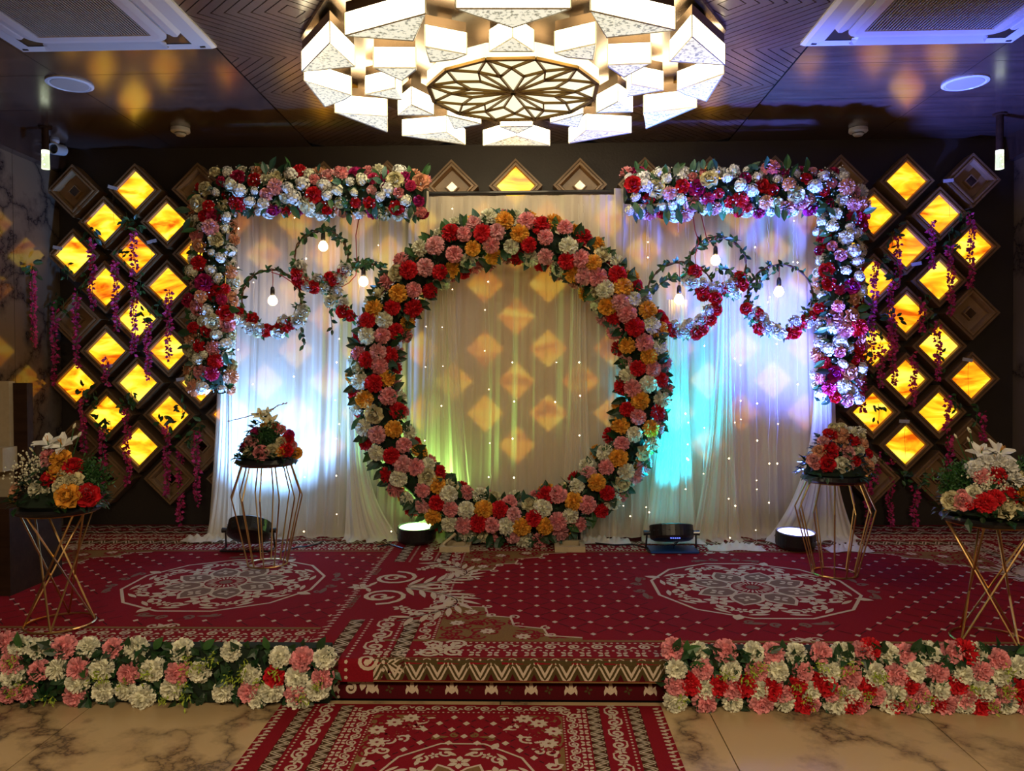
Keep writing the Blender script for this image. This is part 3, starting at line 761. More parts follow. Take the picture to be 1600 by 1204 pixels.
LS = [(10,80,'P'),(72,98,'W'),(158,105,'W'),(270,98,'P'),(380,98,'W'),(490,103,'P'),(595,105,'W'),(800,112,'W'),(1022,115,'W'),(1250,130,'W'),(1350,140,'P'),(1450,135,'W'),(60,155,'P'),(62,210,'W'),(178,190,'P'),(258,185,'W'),(355,180,'P'),(458,182,'W'),(578,200,'P'),(685,185,'W'),(795,200,'P'),(895,195,'W'),(1125,205,'W'),(1228,215,'R'),(1328,222,'W'),(1440,220,'P'),(350,240,'W'),(40,290,'P'),(122,283,'P'),(335,300,'P'),(462,280,'W'),(565,275,'W'),(640,315,'W'),(775,268,'W'),(998,285,'W'),(1115,285,'P'),(1215,280,'W'),(1325,290,'P'),(1420,270,'W'),(1150,325,'W'),(1335,335,'W'),(-20,150,'W'),(-20,270,'W'),
      (-120,90,'W'),(-120,200,'P'),(-125,290,'W'),(-230,100,'P'),(-225,190,'W'),(-235,290,'P'),(-340,95,'W'),(-335,200,'P'),(-340,285,'W')]
RS = [(145,48,'P'),(250,60,'W'),(362,55,'P'),(480,62,'W'),(562,65,'P'),(658,65,'W'),(765,65,'P'),(853,70,'W'),(938,65,'P'),(970,45,'R'),(1045,65,'W'),(1113,68,'P'),(1212,65,'W'),(1310,62,'P'),(1368,60,'R'),(1410,65,'W'),(1492,80,'P'),(1575,110,'W'),(150,118,'W'),(258,118,'P'),(380,125,'W'),(485,122,'P'),(572,125,'W'),(675,128,'P'),(790,128,'W'),(872,145,'P'),(970,140,'W'),(1065,140,'P'),(1138,130,'W'),(1235,130,'P'),(1338,140,'W'),(1420,125,'P'),(1490,140,'W'),(150,188,'P'),(210,178,'R'),(268,198,'W'),(325,188,'R'),(380,198,'P'),(432,180,'R'),(490,200,'W'),(545,200,'R'),(590,215,'P'),(650,185,'R'),(705,210,'W'),(765,178,'R'),(795,215,'P'),(875,215,'W'),(940,190,'R'),(975,220,'P'),(1062,207,'W'),(1115,180,'R'),(1158,217,'P'),(1240,200,'W'),(1315,180,'R'),(1425,205,'W'),(1510,208,'P'),(1585,210,'R'),(1345,232,'P'),(147,282,'W'),(270,285,'P'),(385,290,'W'),(503,292,'P'),(600,300,'W'),(680,258,'R'),(705,300,'P'),(813,303,'W'),(872,285,'R'),(905,312,'P'),(1038,315,'W'),(1055,262,'R'),(1103,308,'P'),(1175,300,'W'),(1235,250,'R'),(1262,302,'P'),(1348,300,'W'),(1405,300,'R'),(1450,290,'P'),(1520,285,'W'),
      (1600,300,'P'),(1660,90,'P'),(1665,180,'W'),(1660,280,'R'),(1750,80,'W'),(1755,190,'P'),(1750,290,'W'),(1690,240,'P')]
xa = P(-100, 1050, YF-.05).x; xb = P(526, 1050, YF-.05).x
front_garland('low border of white and pink carnations along the stage edge, left side', LS, 2.857, 0, 980, (xa, xb), 5, 0)
xa = P(1036, 1050, YF-.05).x; xb = P(1680, 1050, YF-.05).x
front_garland('low border of red, pink and white carnations along the stage edge, right side', RS, 2.667, 1000, 1000, (xa, xb), 6, 0)
# ------------------------------------------------------------------ backdrop frame and curtains
zt_side = P(500, 300, CUR).z; zt_mid = P(815, 307, CUR).z
xl0 = P(346, 500, CUR).x; xr0 = P(1300, 500, CUR).x
BF = root('backdrop_frame', ((xl0+xr0)/2, CUR+0.06, HS), 'dark pipe frame carrying the white curtain backdrop', 'frame')
def bfp(x, z): return Vector((x-BF.location.x, 0, z-HS))
MB().tube([bfp(xl0+.02, zt_side-.01), bfp(xr0-.02, zt_side-.01)], 0.018, 8).build('crossbar', 'black', BF)
for x in (xl0+.03, -1.0, 0.72, xr0-.03): MB().tube([bfp(x, HS+.01), bfp(x, zt_side-.01)], 0.016, 8).build('upright', 'black', BF)
def fold_fn(seed, n, amp):
    r = random.Random(seed); comps = [(r.uniform(.75, 1.0)*n*.62, r.uniform(0, 6.28), 1.0), (n*1.43, r.uniform(0, 6.28), .42), (n*.27, r.uniform(0, 6.28), .9), (n*2.9, r.uniform(0, 6.28), .12)]
    def f(s, t):
        v = 0
        for k, p, a in comps: v += a*sin(2*PI*k*s+p+0.35*sin(3*t+p)+1.1*sin(2*PI*s*n*.13+p))
        v = v/1.6; v = math.copysign(abs(v)**0.8, v)
        return v*amp*(0.55+0.45*t)
    return f
def curtain(name, label, xt, xb, zt, zb, Y, n, amp, m, seed, ease=None, nx=260, nz=36, puddle=0.06, group=None, swag=None):
    """xt/xb: (left, right) at the top and the bottom; ease(t): blend from top to bottom"""
    f = fold_fn(seed, n, amp); ease = ease or (lambda t: t); vs = []
    cx = (xt[0]+xt[1])/2; r = random.Random(seed*7+1); ph = [r.uniform(0, 6.28) for _ in range(3)]
    for j in range(nz+1):
        t = j/nz; e = ease(t)
        for i in range(nx+1):
            s = i/nx; x = xt[0]+(xt[1]-xt[0])*s; x2 = xb[0]+(xb[1]-xb[0])*s; X = x+(x2-x)*e
            z = zt+(zb-zt)*min(1, t*1.03); y = f(s, t)
            if swag: z -= swag*(1-(2*s-1)**2)*sin(PI*t)**2*0
            if t > 0.97: # spread on the floor
                q = (t-0.97)/0.03; y -= puddle*q*(1+.5*sin(18*s+ph[0])+.3*sin(41*s+ph[1])); z = zb+0.012*(1-q)+0.004*(1+sin(60*s+ph[2]))
            vs.append((X-cx, y, z-zb))
    fs = [(j*(nx+1)+i, j*(nx+1)+i+1, (j+1)*(nx+1)+i+1, (j+1)*(nx+1)+i) for j in range(nz) for i in range(nx)]
    o = MB().add(vs, fs).build(name, m, None, smooth=True, recalc=False); o.location = (cx, Y, zb)
    return tag(o, label, 'curtain', group)
zf = HS+0.016
X = lambda px, Y=CUR: P(px, 600, Y).x
curtain('backdrop_lining', 'flat pale lining sheet behind the sheer curtain folds', (xl0+.01, xr0-.01), (xl0-.0, xr0+.0), zt_side-.02, zf+.0, CUR+0.12, 9, 0.012, 'lining', 3, nx=300, nz=10, puddle=0.0)
curtain('sheer_curtain', 'white sheer curtain left of the flower ring behind two hoops', (xl0, X(672)), (X(322), X(665)), zt_side, zf, CUR, 17, 0.028, 'sheer', 1, ease=lambda t: t**2.2, nx=420)
curtain('sheer_curtain', 'cream sheer curtain hanging inside and above the flower ring', (X(672), X(962)), (X(650), X(962)), zt_mid, zf, CUR-.035, 15, 0.024, 'sheer', 8, nx=400)
curtain('sheer_curtain', 'white sheer curtain right of the flower ring lit cyan and violet', (X(960), xr0), (X(955), X(1318)), zt_side, zf, CUR, 17, 0.028, 'sheer', 5, ease=lambda t: t**2.2, nx=420)
yd = CUR-0.10
z_of = lambda py, Y=yd: P(800, py, Y).z
def drape(label, a, b, c, d, pyt, seed, n=5, amp=.03, ex=1.6, m='satin', Y=yd, pud=.09):
    curtain('gathered_drape', label, (X(a, Y), X(b, Y)), (X(c, Y), X(d, Y)), z_of(pyt), zf, Y, n, amp, m, seed, ease=lambda t: t**ex, nx=120, nz=36, puddle=pud, group='gathered drapes')
drape('white drape flaring at the left bottom corner of the backdrop', 346, 368, 316, 372, 470, 41, 4, .022, 3.0)
drape('pale drape flaring out to the floor just left of the flower ring', 541, 566, 534, 632, 560, 42, 5, .026, 4.0)
drape('narrow gathered drape lit green inside the left of the ring', 672, 712, 650, 742, 420, 43, 6, .026, 1.5, 'sheer', CUR-.09)
drape('thin gathered fold hanging inside the right of the ring', 893, 915, 872, 925, 430, 44, 4, .022, 1.5, 'sheer', CUR-.09)
drape('cyan-lit drape gathered right of the flower ring', 1042, 1075, 1000, 1090, 470, 45, 5, .026, 1.8, 'sheer')
drape('long drape gathered midway between ring and right garland', 1122, 1142, 1078, 1160, 430, 46, 6, .028, 2.2, 'sheer')
drape('white drape sweeping out to the floor right of the blue-violet par light', 1272, 1300, 1192, 1345, 560, 47, 7, .03, 3.2, 'satin', yd, .12)
def puddle(label, x0, x1, py, seed):
    rn = random.Random(seed); nx, ny = 60, 10; a = PZ(x0, py, HS+.02); b = PZ(x1, py, HS+.02); vs = []
    for j in range(ny+1):
        for i in range(nx+1):
            s, t = i/nx, j/ny; e = sin(PI*s)**.4*sin(PI*t)
            vs.append(((b.x-a.x)*(s-.5), (t-.5)*.16+.02*sin(9*s+seed), .003+e*(.030+.014*sin(25*s+6*t+seed)+.010*sin(47*s-9*t))))
    o = MB().add(vs, [(j*(nx+1)+i, j*(nx+1)+i+1, (j+1)*(nx+1)+i+1, (j+1)*(nx+1)+i) for j in range(ny) for i in range(nx)]).build('cloth_heap', 'satin', None, True, False)
    o.location = ((a.x+b.x)/2, a.y, HS+.018); tag(o, label, 'cloth', 'loose curtain cloth')
puddle('loose white cloth end on the carpet at the backdrop left corner', 286, 345, 843, 1)
puddle('bunched white cloth on the floor behind the cyan par light', 1008, 1100, 846, 2)
puddle('bunched white cloth on the floor left of the violet par light', 1105, 1192, 856, 3)
puddle('bunched white cloth around the right back flower stand', 1290, 1360, 858, 4)
puddle('bunched white cloth on the floor behind the ring right foot', 900, 985, 846, 5)

# ------------------------------------------------------------------ fairy lights
led_me = MB().lathe([(0, .0055), (.005, 0), (0, -.0055)], 6).mesh('led', ['led'])
rn = random.Random(77)
strings = [(372, [357, 418, 546]), (395, [441, 600]), (459, [340, 588]), (478, [404]), (525, [465, 566, 625, 685, 743, 803]), (530, [529, 662]), (590, [383, 480]), (476, [830, 745]), (665, [510, 573, 688, 731]), (691, [511, 572, 634]), (708, [452, 326]),
           (764, [440, 608, 692, 745]), (757, [548, 484]), (802, [566, 627, 685, 746]), (868, [430, 566, 628]), (905, [566, 618, 680, 742]), (912, [400]), (975, [560, 712, 720, 790]), (1013, [378, 402, 800]), (1010, [690, 742, 792]), (1060, [345]), (1072, [646, 716, 764]), (1075, [660, 694, 718]), (1100, [540, 668, 740]), (1140, [446, 716, 779, 840]),
           (1148, [560, 660, 790]), (1157, [570, 626, 655]), (1182, [630, 688, 750, 764, 828]), (1202, [464, 785, 724]), (1215, [537, 662, 724]), (1240, [345, 409]), (1200, [472]), (1246, [410, 600]), (560, [520]), (1180, [386]), (935, [742, 700]), (950, [800, 842]), (985, [806]), (610, [830])]
for i, (px, ys) in enumerate(strings):
    Yf = CUR-.15; top = P(px, 318 if px > 350 else 340, Yf)
    side = 'left of the ring' if px < 600 else ('inside the ring' if px < 980 else 'right of the ring')
    R = root('fairy_light_string', (top.x, Yf, top.z), 'thin warm fairy light string on the curtain %s, %s from left' % (side, ORD[min(18, sum(1 for j_, q in enumerate(strings) if (q[0], j_) < (px, i) and (q[0] < 600, q[0] < 980) == (px < 600, px < 980)))]), 'string light', 'fairy lights on the curtain '+side)
    pts = []; zb_ = P(px, max(ys)+18, Yf).z-top.z; k = 0
    for k in range(25): pts.append((rn.uniform(-.006, .006), rn.uniform(-.004, .004), zb_*k/24))
    MB().tube(pts, 0.0012, 3).build('wire', 'fL', R)
    for y in ys:
        o = link('led', led_me, R); o.location = P(px+rn.uniform(-1.5, 1.5), y, Yf-.006)-R.location; s = rn.uniform(.8, 1.35); o.scale = (s, s, s)

# ------------------------------------------------------------------ hanging hoops with bulbs
HY = 5.90
bulb_prof = [(0, -.075), (.018, -.072), (.034, -.055), (.037, -.038), (.030, -.018), (.017, 0), (.0, 0)]
bulb_me = MB().lathe(bulb_prof, 14).mesh('glass_bulb', ['bulb'], True)
sock_me = MB().lathe([(0, .06), (.010, .058), (.017, .04), (.018, 0), (.0, -.002)], 12).mesh('socket', ['black'], True)
cap_me = MB().lathe([(0, .002), (.015, .001), (.015, -.012), (0, -.014)], 12).mesh('screw_cap', ['silver'], True)
def hoop(cx, cy, r, bulb, fl_arc, label, blab, seed, vine_arc=(200, 20), cord=None, nfl=15):
    rn = random.Random(seed); c = P(cx, cy, HY); px2m = (HY)/1200.0; rr = r*px2m
    R = root('flower_hoop', (c.x, HY, c.z-rr), label, 'hanging hoop', 'hanging flower hoops')
    ctr = Vector((0, 0, rr))
    mb = MB()
    for q in range(2):
        mb.tube([ctr+Vector((cos(a)*(rr+.006*sin(9*a+q*3)), .006*cos(7*a+q*2), sin(a)*(rr+.006*sin(9*a+q*3)))) for a in [2*PI*k/40 for k in range(40)]], 0.0055, 5, closed=True)
    mb.build('twig_ring', 'twig', R)
    a0, a1 = fl_arc
    mats_ = 'RRRLLWRLL'
    for k in range(nfl):
        a = radians(a0+(a1-a0)*(k+.5)/nfl+rn.uniform(-3, 3)); d0 = Vector((cos(a), 0, sin(a)))
        off = rn.choice((-.028, .012, .04)); p = R.location+ctr+d0*(rr+off)+Vector((0, rn.uniform(-.05, -.02), 0))
        flower(R, 'rose', mats_[(k*2+seed) % 9], p, Vector((0, -1, .1))+d0*rn.uniform(-.2, .8)+rv(rn, .15), rn.uniform(.048, .060), rn)
    mb = MB()
    for k in range(150):
        a = radians(rn.uniform(a0-6, a1+6)); d0 = Vector((cos(a), 0, sin(a)))
        add_leaf_mb(mb, ctr+d0*(rr+rn.uniform(-.04, .05))+Vector((0, rn.uniform(-.04, .02), 0)), d0*rn.uniform(-.5, 1.2)+rv(rn, .6), Vector((0, -1, 0))+rv(rn, .4), rn.uniform(.035, .06))
    o = mb.build('small_foliage', 'leaf2', R, recalc=False); o['kind'] = 'stuff'
    for k in range(50):
        a = radians(rn.uniform(a1-8, a0+368)); d0 = Vector((cos(a), 0, sin(a))); t = Vector((-sin(a), 0, cos(a)))
        leaf(R, rn.choice(('leaf', 'leaf2', 'leaf2')), R.location+ctr+d0*rr, d0*rn.uniform(-.7, 1)+t*rn.uniform(-1, 1)+Vector((0, -.4, -.2)), Vector((0, -1, 0))+rv(rn, .4), rn.uniform(.040, .062))
    b = P(bulb[0], bulb[1], HY-.01)
    # bulb
    B = root('hanging_bulb', (b.x, b.y, b.z+.037), blab, 'light bulb', 'warm bulbs in the hoops')
    link('socket', sock_me, B); link('screw_cap', cap_me, B).location = (0, 0, .0); g = link('glass_bulb', bulb_me, B); g.location = (0, 0, -.012)
    dx = b.x-c.x; top = c.z+sqrt(max(.001, rr*rr-dx*dx))-(b.z+.037)
    MB().tube([(0, 0, .055), (.004, 0, top*.6), (0, 0, max(top, .07))], .003, 5).build('cord', 'redwire', B)
    return R
hoop(424, 468, 47, (426, 467), (200, 345), 'low left flower hoop beside the left garland, red and white roses', 'lit bulb hanging in the lowest left hoop', 51)
hoop(502, 401, 42, (505, 382), (200, 335), 'upper left flower hoop with vine and red roses', 'lit bulb hanging in the upper left hoop', 52)
hoop(566, 452, 43, (568, 437), (150, 250), 'third left hoop half hidden behind the flower ring', 'lit bulb hanging close to the ring on its left', 53, nfl=7)
hoop(1064, 463, 53, (1061, 465), (215, 340), 'hoop touching the flower ring on its right, cyan-lit roses', 'lit bulb hanging close to the ring on its right', 54)
hoop(1121, 414, 44, (1118, 404), (195, 335), 'upper right flower hoop with vine and red roses', 'lit bulb hanging in the upper right hoop', 55)
hoop(1219, 464, 50, (1217, 453), (190, 345), 'low right flower hoop beside the right garland', 'lit bulb hanging in the low right hoop', 56)
def sprig(name, label, pts, nl, seed, L=.055, stem='twig', group=None, m=('leaf', 'leaf2', 'leaf2')):
    rn = random.Random(seed); V = [P(x, y, HY-.03) for x, y in pts]
    R = root(name, V[0], label, 'vine', group)
    MB().tube([v-V[0] for v in V], .003, 5).build('stem', stem, R)
    for k in range(nl):
        s = rn.uniform(0, len(V)-1.001); i = int(s); p = V[i].lerp(V[i+1], s-i); t = (V[i+1]-V[i]).normalized()
        leaf(R, rn.choice(m), p, t*.5+rv(rn, .7)+Vector((0, -.2, 0)), Vector((0, -1, 0))+rv(rn, .3), L*rn.uniform(.8, 1.25))
sprig('trailing_vine', 'leafy vine trailing below the lowest left hoop', [(462, 500), (472, 512), (470, 520), (478, 536), (473, 540)], 9, 61)
sprig('trailing_vine', 'leafy vine bundle between the upper left hoop and the ring', [(538, 415), (556, 418), (572, 412), (588, 408), (600, 416)], 34, 62)
sprig('trailing_vine', 'thin vine hanging beside the ring left edge under the hoop', [(516, 450), (515, 480), (518, 500), (519, 515)], 9, 63)
sprig('trailing_vine', 'leafy vine reaching from the ring right edge up to the hoops', [(1020, 460), (1030, 445), (1048, 434), (1062, 432), (1078, 440)], 36, 64)
sprig('trailing_vine', 'thick leafy vine joining the upper and low right hoops', [(1118, 418), (1138, 422), (1155, 430), (1168, 444), (1178, 448), (1192, 436), (1205, 428)], 55, 65)
sprig('trailing_vine', 'leafy vine on the crown of the upper right hoop', [(1085, 388), (1098, 384), (1112, 376), (1130, 372), (1152, 384)], 22, 66)
sprig('trailing_vine', 'leafy vine on the crown of the upper left hoop', [(476, 372), (490, 362), (508, 358), (522, 362), (534, 380)], 22, 67)
for pts, lab in (([(572, 318), (560, 345), (556, 368), (557, 395), (558, 408)], 'red wire running from the left garland down to the vines'),
                 ([(470, 452), (500, 456), (530, 450), (545, 442), (556, 430), (558, 412)], 'red wire looping between the left hoops'),
                 ([(424, 425), (440, 430), (455, 440), (465, 452)], 'red wire along the lowest left hoop'),
                 ([(1082, 330), (1086, 360), (1092, 378), (1086, 400), (1088, 420)], 'red wire running from the right garland down to the upper right hoop'),
                 ([(1094, 330), (1104, 372), (1112, 378)], 'second red wire beside it reaching the right hoop crown')):
    V = [P(x, y, HY-.02) for x, y in pts]; R = root('red_wire', V[0], lab, 'wire')
    MB().tube([v-V[0] for v in V], .004, 5).build('wire', 'redwire', R)

# ------------------------------------------------------------------ hanging blossom vines on the walls
M['wist'] = mat('magenta_blossom', (0.55, 0.03, 0.17), 0.6, var=0.5, island=True)
vines = [(85,478,600),(119,455,572),(144,372,482),(181,405,515),(209,358,430),(209,440,552),(231,500,592),(263,452,560),(130,618,706),(160,668,790),(198,638,756),(260,663,776),(281,700,818),(307,672,786),(166,560,600),
         (1455,345,420),(1485,385,492),(1517,335,450),(1403,368,446),(1366,408,484),(1392,440,548),(1465,505,592),(1396,500,602),(1427,552,632),(1480,618,672),(1376,540,604),(1347,565,640),(1483,680,735),(1535,645,690),(1391,720,832),(1430,757,846),(1356,750,846),(1370,708,752),(1362,480,560),(1440,470,520)]
cnt = {}
for i, (px, y0, y1) in enumerate(vines):
    rn = random.Random(900+i); Yv = YW-.19 if y0 < 700 else YW-.12; a = P(px, y0, Yv); b = P(px+rn.uniform(-3, 3), y1, Yv)
    side = 'left' if px < 800 else 'right'; cnt[side] = cnt.get(side, 0)+1
    lampsrow = int((y0-290)/50)
    near = 'over the %s wall lamps' % side if y0 < 640 else 'low under the %s wall lamps' % side
    R = root('hanging_blossom_vine', a, 'magenta blossom vine %s, %s from the left' % (near, ORD[min(14, sum(1 for v in vines if (v[0] < 800) == (px < 800) and (v[1] < 640) == (y0 < 640) and (v[0], v[1]) < (px, y0)))]), 'vine', 'hanging blossom vines')
    L = a.z-b.z
    pts = [(0.008*sin(k*1.3+i), 0.004*cos(k), -L*k/10) for k in range(11)]
    MB().tube(pts, .0025, 4).build('stem', 'leaf2', R)
    mb = MB()
    n = int(L*105)
    for k in range(n):
        t = (k+.5)/n; c = Vector((0.008*sin(t*13+i), 0, -L*t)); wd = .026*(1-.45*t)
        for q in range(2):
            d = Vector((rn.gauss(0, 1), rn.uniform(-1, .1), rn.gauss(-.2, .6))).normalized(); add_leaf_mb(mb, c+d*wd*.4+Vector((0, 0, rn.uniform(-.01, .01))), d+rv(rn, .3), Vector((0, -1, 0))+rv(rn, .5), rn.uniform(.022, .040), .8)
    o = mb.build('blossoms', 'wist', R, recalc=False); o['kind'] = 'stuff'
    if (i % 2 == 0 or y0 > 640) and L > .3:
        for k in range(9):
            leaf(R, rn.choice(('leaf', 'leaf2')), a+Vector((rn.uniform(-.07, .07), -.01, rn.uniform(-.02, .10))), rv(rn, 1)+Vector((0, -.2, -.3)), Vector((0, -1, 0))+rv(rn, .3), rn.uniform(.05, .075))
# vine on the left marble wall
a = Vector((XL+.03, P(52, 430, 6.3).y, 0)); 
for (px, y0, y1) in ((50, 425, 540),):
    d = ray(px, y0); t = (XL+.035)/d.x; a = CAM+d*t; d2 = ray(px, y1); b = CAM+d2*((XL+.035)/d2.x); L = a.z-b.z; rn = random.Random(4)
    R = root('hanging_blossom_vine', a, 'magenta blossom vine hanging on the left marble wall', 'vine', 'hanging blossom vines')
    MB().tube([(0, 0, 0), (0, .01, -L*.5), (0, 0, -L)], .0025, 4).build('stem', 'leaf2', R)
    mb = MB()
    for k in range(150):
        t = rn.random(); dd = Vector((rn.uniform(0, .6), rn.gauss(0, 1), rn.gauss(0, .6))).normalized()
        add_leaf_mb(mb, Vector((0, 0, -L*t))+dd*.012, dd, Vector((1, 0, 0)), .032, .8)
    o = mb.build('blossoms', 'wist', R, recalc=False); o['kind'] = 'stuff'
    for k in range(9): leaf(R, rn.choice(('leaf', 'leaf2')), a+Vector((.01, rn.uniform(-.06, .06), rn.uniform(-.02, .1))), rv(rn), Vector((1, -.5, 0)), .07)
# leafy green clumps and tape between the lamps
clumps = [(135,440),(98,475),(197,340),(190,398),(218,440),(245,478),(146,622),(172,668),(285,632),(296,680),(205,620),(106,420),(1393,372),(1508,340),(1380,400),(1482,372),(1445,470),(1448,505),(1375,520),(1468,560),(1492,625),(1525,642),(1412,745),(1445,740),(1372,640),(1365,570)]
for i, (px, py) in enumerate(clumps):
    rn = random.Random(300+i); a = P(px, py, YW-.175); side = 'left' if px < 800 else 'right'
    R = root('leaf_clump', a, 'small green leaf sprig among the %s wall lamps, %s from left' % (side, ORD[min(14, sum(1 for q in clumps if (q[0] < 800) == (px < 800) and q < (px, py)))]), 'leaves', 'leaf sprigs on the %s wall lamps' % side)
    MB().tube([(0, 0, .05), (.01, 0, 0), (0, -.01, -.09)], .002, 4).build('stem', 'leaf2', R)
    for k in range(9): leaf(R, rn.choice(('leaf', 'leaf2', 'leaf2')), a+Vector((rn.uniform(-.045, .045), -.005, rn.uniform(-.09, .06))), Vector((rn.gauss(0, 1), -.2, rn.gauss(-.4, .7))), Vector((0, -1, 0))+rv(rn, .3), rn.uniform(.036, .054))
tapes = [(90,387),(237,377),(176,293),(168,572),(283,592),(1413,658),(1512,562),(1482,282),(1432,412)]
for i, (px, py) in enumerate(tapes):
    a = P(px, py, YW-FD-.012); R = root('tape_strip', a, 'scrap of clear tape on the %s wall lamps, %s from left' % ('left' if px < 800 else 'right', ORD[sum(1 for q in tapes if (q[0] < 800) == (px < 800) and q < (px, py))]), 'tape', 'tape scraps on the wall lamps')
    MB().box((0, 0, 0), (.085, .002, .028), Matrix.Rotation(random.Random(i).uniform(-.3, .3), 3, 'Y')).build('tape', 'ac', R)
    MB().tube([(0.01, 0, 0), (0, -.004, -.12), (.01, -.004, -.30)], .0014, 3).build('thread', 'black', R)
# ------------------------------------------------------------------ flower stands
def ring(r, z, t=.006, n=28): return MB().tube([(r*cos(2*PI*k/n), r*sin(2*PI*k/n), z) for k in range(n)], t, 5, closed=True)
def stand_twist(x, y, h, rb, rt_, label):
    R = root('gold_stand', (x, y, HS+.012), label, 'flower stand', 'hourglass flower stands')
    ring(rb, .006).build('base_ring', 'gold', R); ring(rt_, h-.02).build('top_ring', 'gold', R)
    MB().lathe([(0, h-.016), (rt_+.02, h-.016), (rt_+.03, h), (rt_+.02, h+.012), (0, h+.014)], 28).build('top_plate', 'black', R)
    for k in range(8):
        a = 2*PI*(k//2)/4+.3; tw = 2.2 if k % 2 == 0 else -2.2
        p0_ = Vector((rb*cos(a), rb*sin(a), .006)); p1_ = Vector((rt_*cos(a+tw), rt_*sin(a+tw), h-.02))
        MB().tube([p0_, p1_], .0052, 6).build('rod', 'gold', R)
    return R
def stand_barrel(x, y, h, rb, rm_, rt_, zm, label):
    R = root('gold_stand', (x, y, HS+.012), label, 'flower stand', 'lantern flower stands')
    ring(rb, .006).build('base_ring', 'gold', R); ring(rt_, h-.015).build('top_ring', 'gold', R)
    MB().lathe([(0, h-.012), (rt_+.02, h-.012), (rt_+.045, h+.005), (rt_+.03, h+.03), (0, h+.03)], 28).build('top_plate', 'black', R)
    for k in range(12):
        a = 2*PI*k/12+.15
        MB().tube([Vector((r*cos(a), r*sin(a), z)) for r, z in ((rb, .006), (rm_, zm), (rt_, h-.015))], .0048, 6).build('rod', 'gold', R)
    return R
def arrangement(sx, sy, zt, r0, label, offx, offy, sc, items, cx, ytop, ybot, ferns=(), seed=1, breath=()):
    rn = random.Random(seed)
    R = root('flower_arrangement', (sx, sy, zt), label, 'flower arrangement')
    MB().lathe([(0, 0), (r0*.8, 0), (r0, .02), (r0*.85, .06), (r0*.35, .20), (0, .24)], 14).build('foam_mound', 'green_core', R)
    def pt(x, y, back=0.0):
        px, py = offx+x/sc, offy+y/sc; q = P(px, py, sy); dx = (q.x-sx)/(r0*1.25); hz = max(0, (q.z-zt)/0.36)
        d = r0*1.0*sqrt(max(0, 1-min(1, dx*dx)))*max(0, 1-hz*.85)
        return P(px, py, sy-d+back), dx, hz
    for (x, y, k, c, s) in items:
        p, dx, hz = pt(x, y); m = s/sc*sy/1200*.5*(1.25 if k == 'lily' else 1.08)
        d = Vector((dx*.8, -1+hz*.5, .15+hz*.8))
        if k == 'flower_bud': d = Vector((dx+rn.uniform(-.3, .3), -.2, .7))
        flower(R, k, c, p, d+rv(rn, .1), m, rn)
        if hz > .75 or k in ('lily', 'flower_bud'):
            e = Vector((sx+(p.x-sx)*.3, sy, zt+.1)); MB().tube([p-R.location, ((p+e)/2+Vector((0, 0, .02)))-R.location, e-R.location], .003, 4).build('stem', 'leaf2', R)
    mb = MB()
    for k in range(260):
        a = rn.uniform(0, 2*PI); hh = rn.random()**1.4; r = r0*(1.12-.75*hh)
        p = Vector((r*cos(a), r*sin(a), .01+hh*.24)); add_leaf_mb(mb, p, Vector((cos(a), sin(a), rn.uniform(-.5, .6)))+rv(rn, .4), Vector((cos(a)*.5, sin(a)*.5, .8)), rn.uniform(.04, .075))
    o = mb.build('small_foliage', 'leaf', R, recalc=False); o['kind'] = 'stuff'
    for (x, y, w) in ferns:
        p, dx, hz = pt(x, y, .02); mb = MB()
        for k in range(330):
            q = p+Vector((rn.gauss(0, w), rn.gauss(0, w*.5), rn.gauss(0, w*.8)))-R.location; add_leaf_mb(mb, q, rv(rn)+Vector((dx, -.3, .5)), rv(rn), .028, .35)
        o = mb.build('fern', 'leaf3' if w > .05 and False else 'leaf2', R, recalc=False); o['kind'] = 'stuff'
    for (x, y, w) in breath:
        p, dx, hz = pt(x, y, .0); mb = MB()
        for k in range(75):
            q = p+Vector((rn.gauss(0, w), rn.gauss(0, w*.4), rn.gauss(0, w*.8)))-R.location; s = rn.uniform(.004, .008)
            mb.add([q+Vector(v)*s for v in ((1,0,0),(0,1,0),(-1,0,0),(0,-1,0),(0,0,1),(0,0,-1))], [(0,1,4),(1,2,4),(2,3,4),(3,0,4),(1,0,5),(2,1,5),(3,2,5),(0,3,5)])
        o = mb.build('babys_breath', 'fW', R, recalc=False); o['kind'] = 'stuff'
    return R
s1 = PZ(94, 978, HS); z1 = P(90, 793, s1.y).z
stand_twist(s1.x, s1.y, z1-HS-.012, .165, .175, 'gold hourglass rod stand at the front left of the stage')
arrangement(s1.x, s1.y, z1+.012, .19, 'tall mixed bouquet with white lilies and amber roses, front left', 0, 600, 3.009,
  [(222,262,'lily','L',100),(285,272,'lily','L',95),(348,200,'flower_bud','W',50),(372,240,'flower_bud','W',52),(150,310,'flower_bud','C',40),(218,328,'rose','P',62),(285,345,'rose','A',92),(345,385,'rose','R',92),(217,368,'rose','K',50),(266,407,'rose','A',90),(226,446,'rose','R',85),(345,455,'rose','C',92),(285,478,'rose','C',80),(316,525,'rose','A',112),(412,522,'rose','R',104),(405,500,'rose','P',60),(168,495,'rose','W',82),(76,500,'rose','Q',85),(60,525,'rose','A',60),(215,500,'rose','W',40),(300,420,'rose','C',60)], 280, 200, 560, [(440,420,.035),(440,460,.035),(400,400,.03)], 1, [(130,400,.045),(120,440,.045),(160,370,.04)])
s2 = PZ(418, 884, HS); z2 = P(420, 722, s2.y).z
stand_barrel(s2.x, s2.y, z2-HS-.012, .130, .235, .165, (z2-HS)*.66, 'gold lantern-shaped rod stand in front of the blue-lit curtain')
